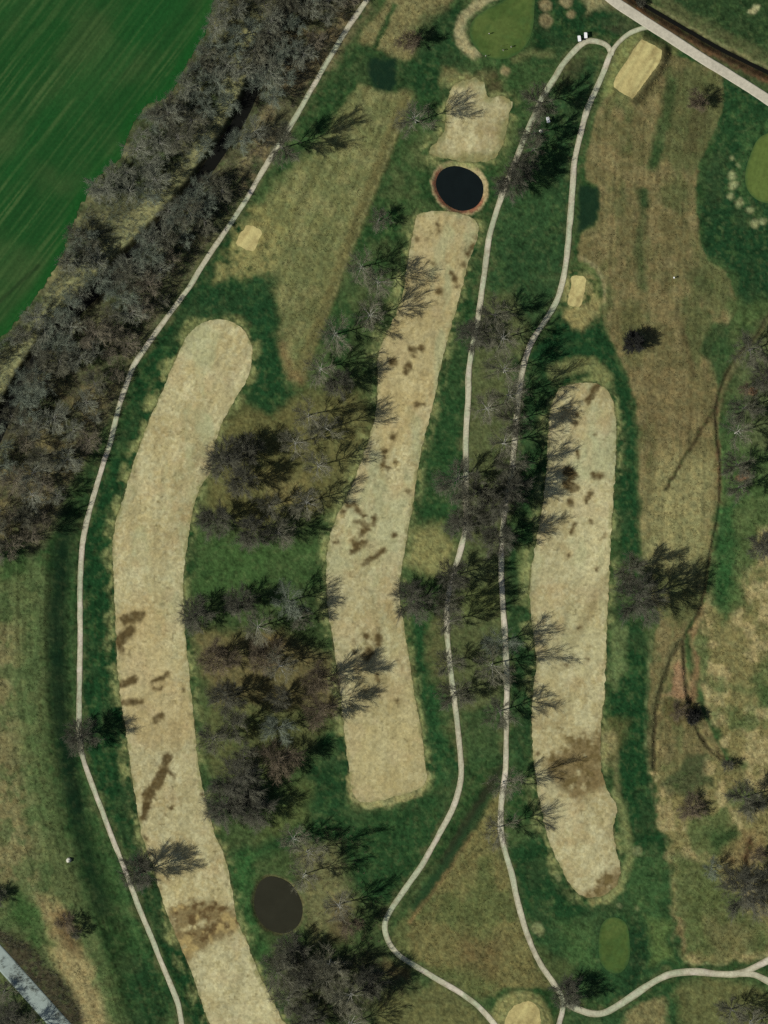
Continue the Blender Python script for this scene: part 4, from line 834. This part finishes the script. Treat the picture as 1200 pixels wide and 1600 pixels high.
fld = sdf(FIELD, pw[:, 0], pw[:, 1], 300); rvw = pdist(RIVER, pw[:, 0], pw[:, 1], 300); rve = pdist(RIVER, pe[:, 0], pe[:, 1], 300); pth = pdist(P1, pe[:, 0], pe[:, 1], 300)
for (x, y), df, dr in zip(pw, fld, rvw):
    if x < -30 or y < -40: continue
    if fbm(np.array([x]), np.array([y]), 60, 77)[0] < 0.40: continue
    if pdist(WESTB, np.array([x]), np.array([y]), 40)[0] < 11 and rt.random() < 0.5: continue
    st = rt.choice(['green', 'green', 'wood_pale', 'wood_pale', 'grey'])
    wood_tree(x, y, st, max(13, min(rt.uniform(14, 27), df+7)), rt.uniform(8, 13), 'at the crop field edge' if df < 22 else 'on the field side river bank' if dr < 42 else 'amid the field side wood', 'wood between the crop field and the river')
for (x, y), dr, dp in zip(pe, rve, pth):
    if x < -30 or y < -40: continue
    if fbm(np.array([x]), np.array([y]), 45, 76)[0] < 0.36: continue
    st = rt.choice(['wood_brown', 'wood_pale', 'wood_brown', 'wood_pale', 'grey']) if dr > 45 else rt.choice(['green', 'green', 'wood_pale', 'grey'])
    wood_tree(x, y, st, rt.uniform(14, 28)*(0.75 if dp < 34 else 1), min(rt.uniform(9, 14), 3.5+dp*0.15), 'beside the left path' if dp < 32 else 'on the path side river bank' if dr < 36 else 'amid the path side wood', 'wood between the river and the left path')

# undergrowth in the wood and along the road bank: nobody could count it
def brush(name, poly, count, seed, m, label, hmin=0.5, hmax=1.8):
    rg = np.random.default_rng(seed); P = np.array(poly, float); lo, hi = P.min(0), P.max(0)
    x = rg.uniform(lo[0], hi[0], count*3); y = rg.uniform(lo[1], hi[1], count*3)
    k = (sdf(P, x, y, 5) < 0) & (fbm(x, y, 30, 78) > 0.36) & (pdist(RIVER, x, y, 60) > 15) & (pdist(P1, x, y, 40) > 9); x, y = x[k][:count], y[k][:count]
    n = len(x); K = 9; bx = np.repeat(wx(x), K); by = np.repeat(wy(y), K); bz = np.repeat(height(x, y), K)
    a = rg.uniform(0, 6.28, n*K); l = rg.uniform(hmin, hmax, n*K); sp = rg.uniform(0.3, 1.0, n*K)
    P0 = np.column_stack([bx+rg.normal(0, .25, n*K), by+rg.normal(0, .25, n*K), bz]); P1_ = P0+np.column_stack([np.cos(a)*sp*l, np.sin(a)*sp*l, l])
    v, f = tubes(P0, P1_, np.full(n*K, 0.03), np.full(n*K, 0.01), 3)
    return link(name, fast_mesh(name, v, f), m, kind='stuff', label=label)
brush('undergrowth', wood_w, 6500, 31, TWIG['green'], 'tangled grey undergrowth on the field side of the river')
brush('undergrowth', wood_e, 7500, 32, TWIG['wood_brown'], 'tangled brown undergrowth on the path side of the river')
brush('undergrowth', [(-20,1440),(45,1475),(110,1545),(150,1620),(115,1635),(60,1565),(-20,1490)], 500, 33, TWIG['dark'], 'dark brush on the bank of the grey road')
brush('undergrowth', [(440,1290),(560,1290),(620,1480),(640,1540),(560,1640),(450,1640),(430,1490),(480,1440)], 350, 34, TWIG['brown'], 'brown brush under the trees near the oval pond')

# long dry grass in the rough: tufts coloured like the turf they grow from
def tufts(name, polys, count, seed, label):
    rg = np.random.default_rng(seed); x = rg.uniform(-40, 1240, count*3); y = rg.uniform(-40, 1640, count*3); k = np.zeros(x.shape, bool)
    for P in polys: k |= sdf(P, x, y, 5) < -2
    for Q, w in ((P1, 7), (P2, 7), (P3, 7), (P4, 8), (P5, 8), (ROAD, 11), (HWY, 20), (P6, 6), (CREEK, 4)): k &= pdist(Q, x, y, 40) > w
    for Q in (T1, T2, T3, T4, F1, F2, F3): k &= sdf(Q, x, y, 5) > 3
    k &= fbm(x, y, 16, 79) > 0.40
    x, y = x[k][:count], y[k][:count]; n = len(x); cc = paint_ground(x, y); z = height(x, y)-0.05; K = 5; VV = np.empty((n, K, 3, 3))
    for j in range(K):
        a = rg.uniform(0, 6.28, n); hgt = rg.uniform(0.12, 0.36, n); b = rg.uniform(0.08, 0.16, n); lean = rg.uniform(0.1, 0.45, n)
        ox = rg.normal(0, .16, n); oy = rg.normal(0, .16, n); dx, dy = np.cos(a), np.sin(a)
        X, Y = wx(x)+ox, wy(y)+oy
        VV[:, j, 0] = np.column_stack([X-dy*b, Y+dx*b, z]); VV[:, j, 1] = np.column_stack([X+dy*b, Y-dx*b, z]); VV[:, j, 2] = np.column_stack([X+dx*lean, Y+dy*lean, z+hgt])
    V = VV.reshape(-1, 3); me = fast_mesh(name, V, np.arange(len(V)).reshape(-1, 3)); set_tint(me, np.repeat(np.clip(cc*rg.uniform(0.8, 1.45, n)[:, None], 0, .8), K*3, 0))
    link(name, me, M_GRASS, kind='stuff', label=label)
M_GRASS = mat('dry_grass', attr='tint', rough=1.0, spec=0.05)
tufts('long_grass', [R1, R2, R2B, np.array(R3), TRI, np.array(RL)], 46000, 41, 'long dry grass of the rough')

# ------------------------------------------------------------------ golf carts, golfers and small things
def box_bm(bm, cx, cy, cz, sx_, sy_, sz_, bev=0.0):
    r = bmesh.ops.create_cube(bm, size=1.0); vs_ = r['verts']
    bmesh.ops.scale(bm, vec=(sx_, sy_, sz_), verts=vs_); bmesh.ops.translate(bm, vec=(cx, cy, cz), verts=vs_)
    if bev: bmesh.ops.bevel(bm, geom=list({e for v in vs_ for e in v.link_edges}), offset=bev, segments=2, affect='EDGES')
def bm_obj(name, fn, m, parent):
    bm = bmesh.new(); fn(bm); me = bpy.data.meshes.new(name); bm.to_mesh(me); bm.free(); return link(name, me, m, parent)
M_WHITE = plain('white_paint', (0.78, 0.79, 0.76), 0.4); M_CREAM = plain('cream_seat', (0.55, 0.5, 0.4), 0.7); M_BLACK = plain('black_rubber', (0.02, 0.02, 0.02), 0.8); M_METAL = plain('grey_metal', (0.35, 0.35, 0.36), 0.4)
M_GLASS = plain('clear_screen', (0.5, 0.55, 0.55), 0.1)
def cart(x, y, rz, label):
    e = bpy.data.objects.new('golf_cart', None); C.objects.link(e); e.location = (float(wx(x)), float(wy(y)), hz1(x, y)+0.02); e.rotation_euler = (0, 0, rz)
    e['label'] = label; e['category'] = 'golf cart'; e['group'] = 'parked golf carts'
    def body(bm):
        box_bm(bm, 0, 0, 0.33, 1.12, 2.2, 0.14, .03); box_bm(bm, 0, 0.92, 0.6, 1.08, 0.5, 0.5, .12); box_bm(bm, 0, -0.62, 0.58, 1.1, 0.95, 0.42, .08)
    bm_obj('body', body, M_WHITE, e)
    bm_obj('seat', lambda bm: (box_bm(bm, 0, -0.3, 0.86, 1.0, 0.5, 0.14, .05), box_bm(bm, 0, -0.58, 1.12, 1.0, 0.1, 0.42, .04)), M_CREAM, e)
    bm_obj('roof', lambda bm: box_bm(bm, 0, -0.12, 1.84, 1.24, 2.1, 0.09, .04), M_WHITE, e)
    bm_obj('windscreen', lambda bm: box_bm(bm, 0, 0.78, 1.3, 1.0, 0.02, 0.85), M_GLASS, e)
    for px, py in ((-.54, .8), (.54, .8), (-.54, -1.02), (.54, -1.02)):
        bm_obj('roof_post', lambda bm: box_bm(bm, px, py, 1.2, 0.04, 0.04, 1.22), M_METAL, e)
    for px, py in ((-.52, .78), (.52, .78), (-.52, -.75), (.52, -.75)):
        def wheel(bm):
            r = bmesh.ops.create_cone(bm, cap_ends=True, segments=16, radius1=.23, radius2=.23, depth=.2); bmesh.ops.rotate(bm, cent=(0, 0, 0), matrix=Matrix.Rotation(math.pi/2, 3, 'Y'), verts=r['verts']); bmesh.ops.translate(bm, vec=(px, py, .22), verts=r['verts'])
        wo_ = bm_obj('wheel', wheel, M_BLACK, e)
        def hub(bm):
            r = bmesh.ops.create_cone(bm, cap_ends=True, segments=12, radius1=.12, radius2=.12, depth=.22); bmesh.ops.rotate(bm, cent=(0, 0, 0), matrix=Matrix.Rotation(math.pi/2, 3, 'Y'), verts=r['verts']); bmesh.ops.translate(bm, vec=(px, py, .22), verts=r['verts'])
        bm_obj('rim', hub, M_METAL, wo_)
    def steer(bm):
        r = bmesh.ops.create_cone(bm, cap_ends=True, segments=14, radius1=.19, radius2=.19, depth=.03); bmesh.ops.rotate(bm, cent=(0, 0, 0), matrix=Matrix.Rotation(-0.6, 3, 'X'), verts=r['verts']); bmesh.ops.translate(bm, vec=(-.28, .38, 1.0), verts=r['verts'])
    bm_obj('steering_wheel', steer, M_BLACK, e)
    def bag(bm):
        r = bmesh.ops.create_cone(bm, cap_ends=True, segments=10, radius1=.13, radius2=.16, depth=.9); bmesh.ops.translate(bm, vec=(0.2, -1.2, .95), verts=r['verts'])
    bm_obj('bag_rack', lambda bm: box_bm(bm, 0, -1.16, 0.52, 0.9, 0.28, 0.08, .02), M_BLACK, e)
cart(905, 60.5, 0.12, 'white golf cart, left of the pair parked at the top of the path loop')
cart(915, 55.5, 0.05, 'white golf cart, right of the pair parked at the top of the path loop')
cart(856.3, 187.5, 0.22, 'white golf cart parked alone in the shade between the twin paths')
M_ROCK = mat('pale_stone', base=(0.5, 0.49, 0.4), noise=(1.5, 0.25), bump=(2, 0.6, 0.2))
def boulder(x, y, sx_, sy_, sz_, seed, label):
    bm = bmesh.new(); bmesh.ops.create_icosphere(bm, subdivisions=3, radius=1.0); rg = np.random.default_rng(seed); o = rg.uniform(0, 100, 3)
    for v in bm.verts:
        n = float(fbm(np.array([v.co.x*1.4+o[0]]), np.array([v.co.y*1.4+v.co.z+o[1]]), 1.0, 93, 3)[0])-0.5
        v.co *= 1+n*0.7; v.co.x *= sx_; v.co.y *= sy_; v.co.z = v.co.z*sz_ if v.co.z > -0.25 else -0.25*sz_
    me = bpy.data.meshes.new('boulder'); bm.to_mesh(me); bm.free()
    o = link('boulder', me, M_ROCK, label=label, category='boulder'); o.location = (float(wx(x)), float(wy(y)), hz1(x, y)+0.15*sz_); return o
boulder(845, 205, 0.85, 0.7, 0.45, 1, 'pale low boulder under the trees between the twin paths')
boulder(108, 1343, 0.95, 1.05, 1.5, 2, 'pale tall boulder on the grass left of the left path')
def post(x, y, label):
    e = bpy.data.objects.new('marker_post', None); C.objects.link(e); e.location = (float(wx(x)), float(wy(y)), hz1(x, y)); e['label'] = label; e['category'] = 'marker post'
    bm_obj('post', lambda bm: box_bm(bm, 0, 0, .75, .32, .32, 1.5, .03), M_WHITE, e); bm_obj('cap', lambda bm: box_bm(bm, 0, 0, 1.56, .6, .6, .12, .03), M_WHITE, e)
post(1053, 434, 'short white marker post in the long brown rough')
def flag(x, y, label):
    e = bpy.data.objects.new('flagstick', None); C.objects.link(e); e.location = (float(wx(x)), float(wy(y)), hz1(x, y)+.07); e['label'] = label; e['category'] = 'flagstick'
    bm_obj('pole', lambda bm: box_bm(bm, 0, 0, 1.1, .03, .03, 2.2), M_WHITE, e)
    def cloth(bm):
        n = 6; r = [[bm.verts.new((0.02+0.5*i/n, 0.05*math.sin(i*1.1), z)) for z in (1.75, 2.15)] for i in range(n+1)]
        for i in range(n): bm.faces.new((r[i][0], r[i+1][0], r[i+1][1], r[i][1]))
        bmesh.ops.solidify(bm, geom=bm.faces[:], thickness=0.012)
    bm_obj('flag', cloth, plain('red_cloth', (0.35, 0.05, 0.04), .8), e)
flag(783, 72.5, 'flagstick in the putting green at the top edge')
SKIN = plain('skin', (0.45, 0.28, 0.2), .6); HAIR = plain('dark_cap', (0.03, 0.03, 0.035), .8)
def person(x, y, rz, shirt, trousers, label, bend=0.0):
    J = {'pelvis': (0, 0, .95), 'belly': (0, .03+bend*.1, 1.15), 'chest': (0, .04+bend*.3, 1.38-bend*.05), 'neck': (0, .06+bend*.42, 1.53-bend*.08), 'head': (0, .09+bend*.5, 1.68-bend*.1), 'top': (0, .10+bend*.52, 1.78-bend*.1)}
    for s, t in ((-1, 'l'), (1, 'r')):
        J[t+'hip'] = (s*.1, 0, .9); J[t+'knee'] = (s*.12, .05, .5); J[t+'ank'] = (s*.13, 0, .1); J[t+'toe'] = (s*.15, .2, .05)
        J[t+'sho'] = (s*.2, .04+bend*.36, 1.44-bend*.06); J[t+'elb'] = (s*.25, .1+bend*.4, 1.15); J[t+'wri'] = (s*.1, .32+bend*.35, 1.0); J[t+'han'] = (s*.04, .4+bend*.35, .94)
    E = [('pelvis', 'belly'), ('belly', 'chest'), ('chest', 'neck'), ('neck', 'head'), ('head', 'top')]
    for t in 'lr': E += [('pelvis', t+'hip'), (t+'hip', t+'knee'), (t+'knee', t+'ank'), (t+'ank', t+'toe'), ('chest', t+'sho'), (t+'sho', t+'elb'), (t+'elb', t+'wri'), (t+'wri', t+'han')]
    rad = dict(pelvis=.15, belly=.14, chest=.16, neck=.06, head=.1, top=.06, hip=.1, knee=.065, ank=.045, toe=.04, sho=.075, elb=.05, wri=.035, han=.04)
    names = list(J); me = bpy.data.meshes.new('body'); me.from_pydata([J[n] for n in names], [(names.index(a), names.index(b)) for a, b in E], [])
    o = bpy.data.objects.new('tmp', me); C.objects.link(o); sk = o.modifiers.new('s', 'SKIN'); sv = me.skin_vertices.new().data if not me.skin_vertices else me.skin_vertices[0].data
    for i, n in enumerate(names):
        r = rad[n] if n in rad else rad[n[1:]]; sv[i].radius = (r, r); sv[i].use_root = (n == 'pelvis')
    ss = o.modifiers.new('u', 'SUBSURF'); ss.levels = 1; ss.render_levels = 1
    bpy.context.view_layer.update(); dg = bpy.context.evaluated_depsgraph_get(); bodyme = bpy.data.meshes.new_from_object(o.evaluated_get(dg)); bpy.data.objects.remove(o)
    bodyme.materials.clear()
    for m in (SKIN, shirt, trousers, M_BLACK): bodyme.materials.append(m)
    for p in bodyme.polygons:
        c = p.center; p.material_index = 3 if c.z < .11 else 2 if (c.z < .97 and abs(c.y) < .25 and not (c.y > .2 and c.z > .85)) else 1 if (c.z < 1.5-bend*.08 and c.z > 1.02) else 0; p.use_smooth = True
    e = bpy.data.objects.new('person', None); C.objects.link(e); e.location = (float(wx(x)), float(wy(y)), hz1(x, y)+.07); e.rotation_euler = (0, 0, rz); e['label'] = label; e['category'] = 'person'; e['group'] = 'golfers on the top green'
    link('body', bodyme, None, e)
    def cap(bm):
        r = bmesh.ops.create_uvsphere(bm, u_segments=12, v_segments=8, radius=.115); bmesh.ops.translate(bm, vec=(0, .09+bend*.5, 1.73-bend*.1), verts=r['verts']); box_bm(bm, 0, .22+bend*.5, 1.73-bend*.1, .15, .12, .015)
    bm_obj('cap', cap, HAIR if shirt is not M_DK else M_WHITE, e)
    bm_obj('putter', lambda bm: (box_bm(bm, 0.0, .46+bend*.35, .5, .018, .018, .95), box_bm(bm, .04, .46+bend*.35, .03, .12, .04, .03)), M_METAL, e)
M_DK = plain('dark_shirt', (0.05, 0.06, 0.05), .8); M_LT = plain('pale_shirt', (0.5, 0.5, 0.45), .8); M_KH = plain('dark_trousers', (0.04, 0.045, 0.04), .8)
person(764.5, 53.5, 1.0, M_DK, M_KH, 'person in dark clothes standing alone in the middle of the top green')
person(787, 78, 2.5, M_LT, M_KH, 'person in a pale shirt beside the flagstick on the top green', 0.5)
person(799, 73.5, 1.8, M_LT, M_KH, 'person in a pale shirt furthest right on the top green')
person(759, 88.5, 0.3, M_DK, M_KH, 'person in dark clothes at the lower left edge of the top green')
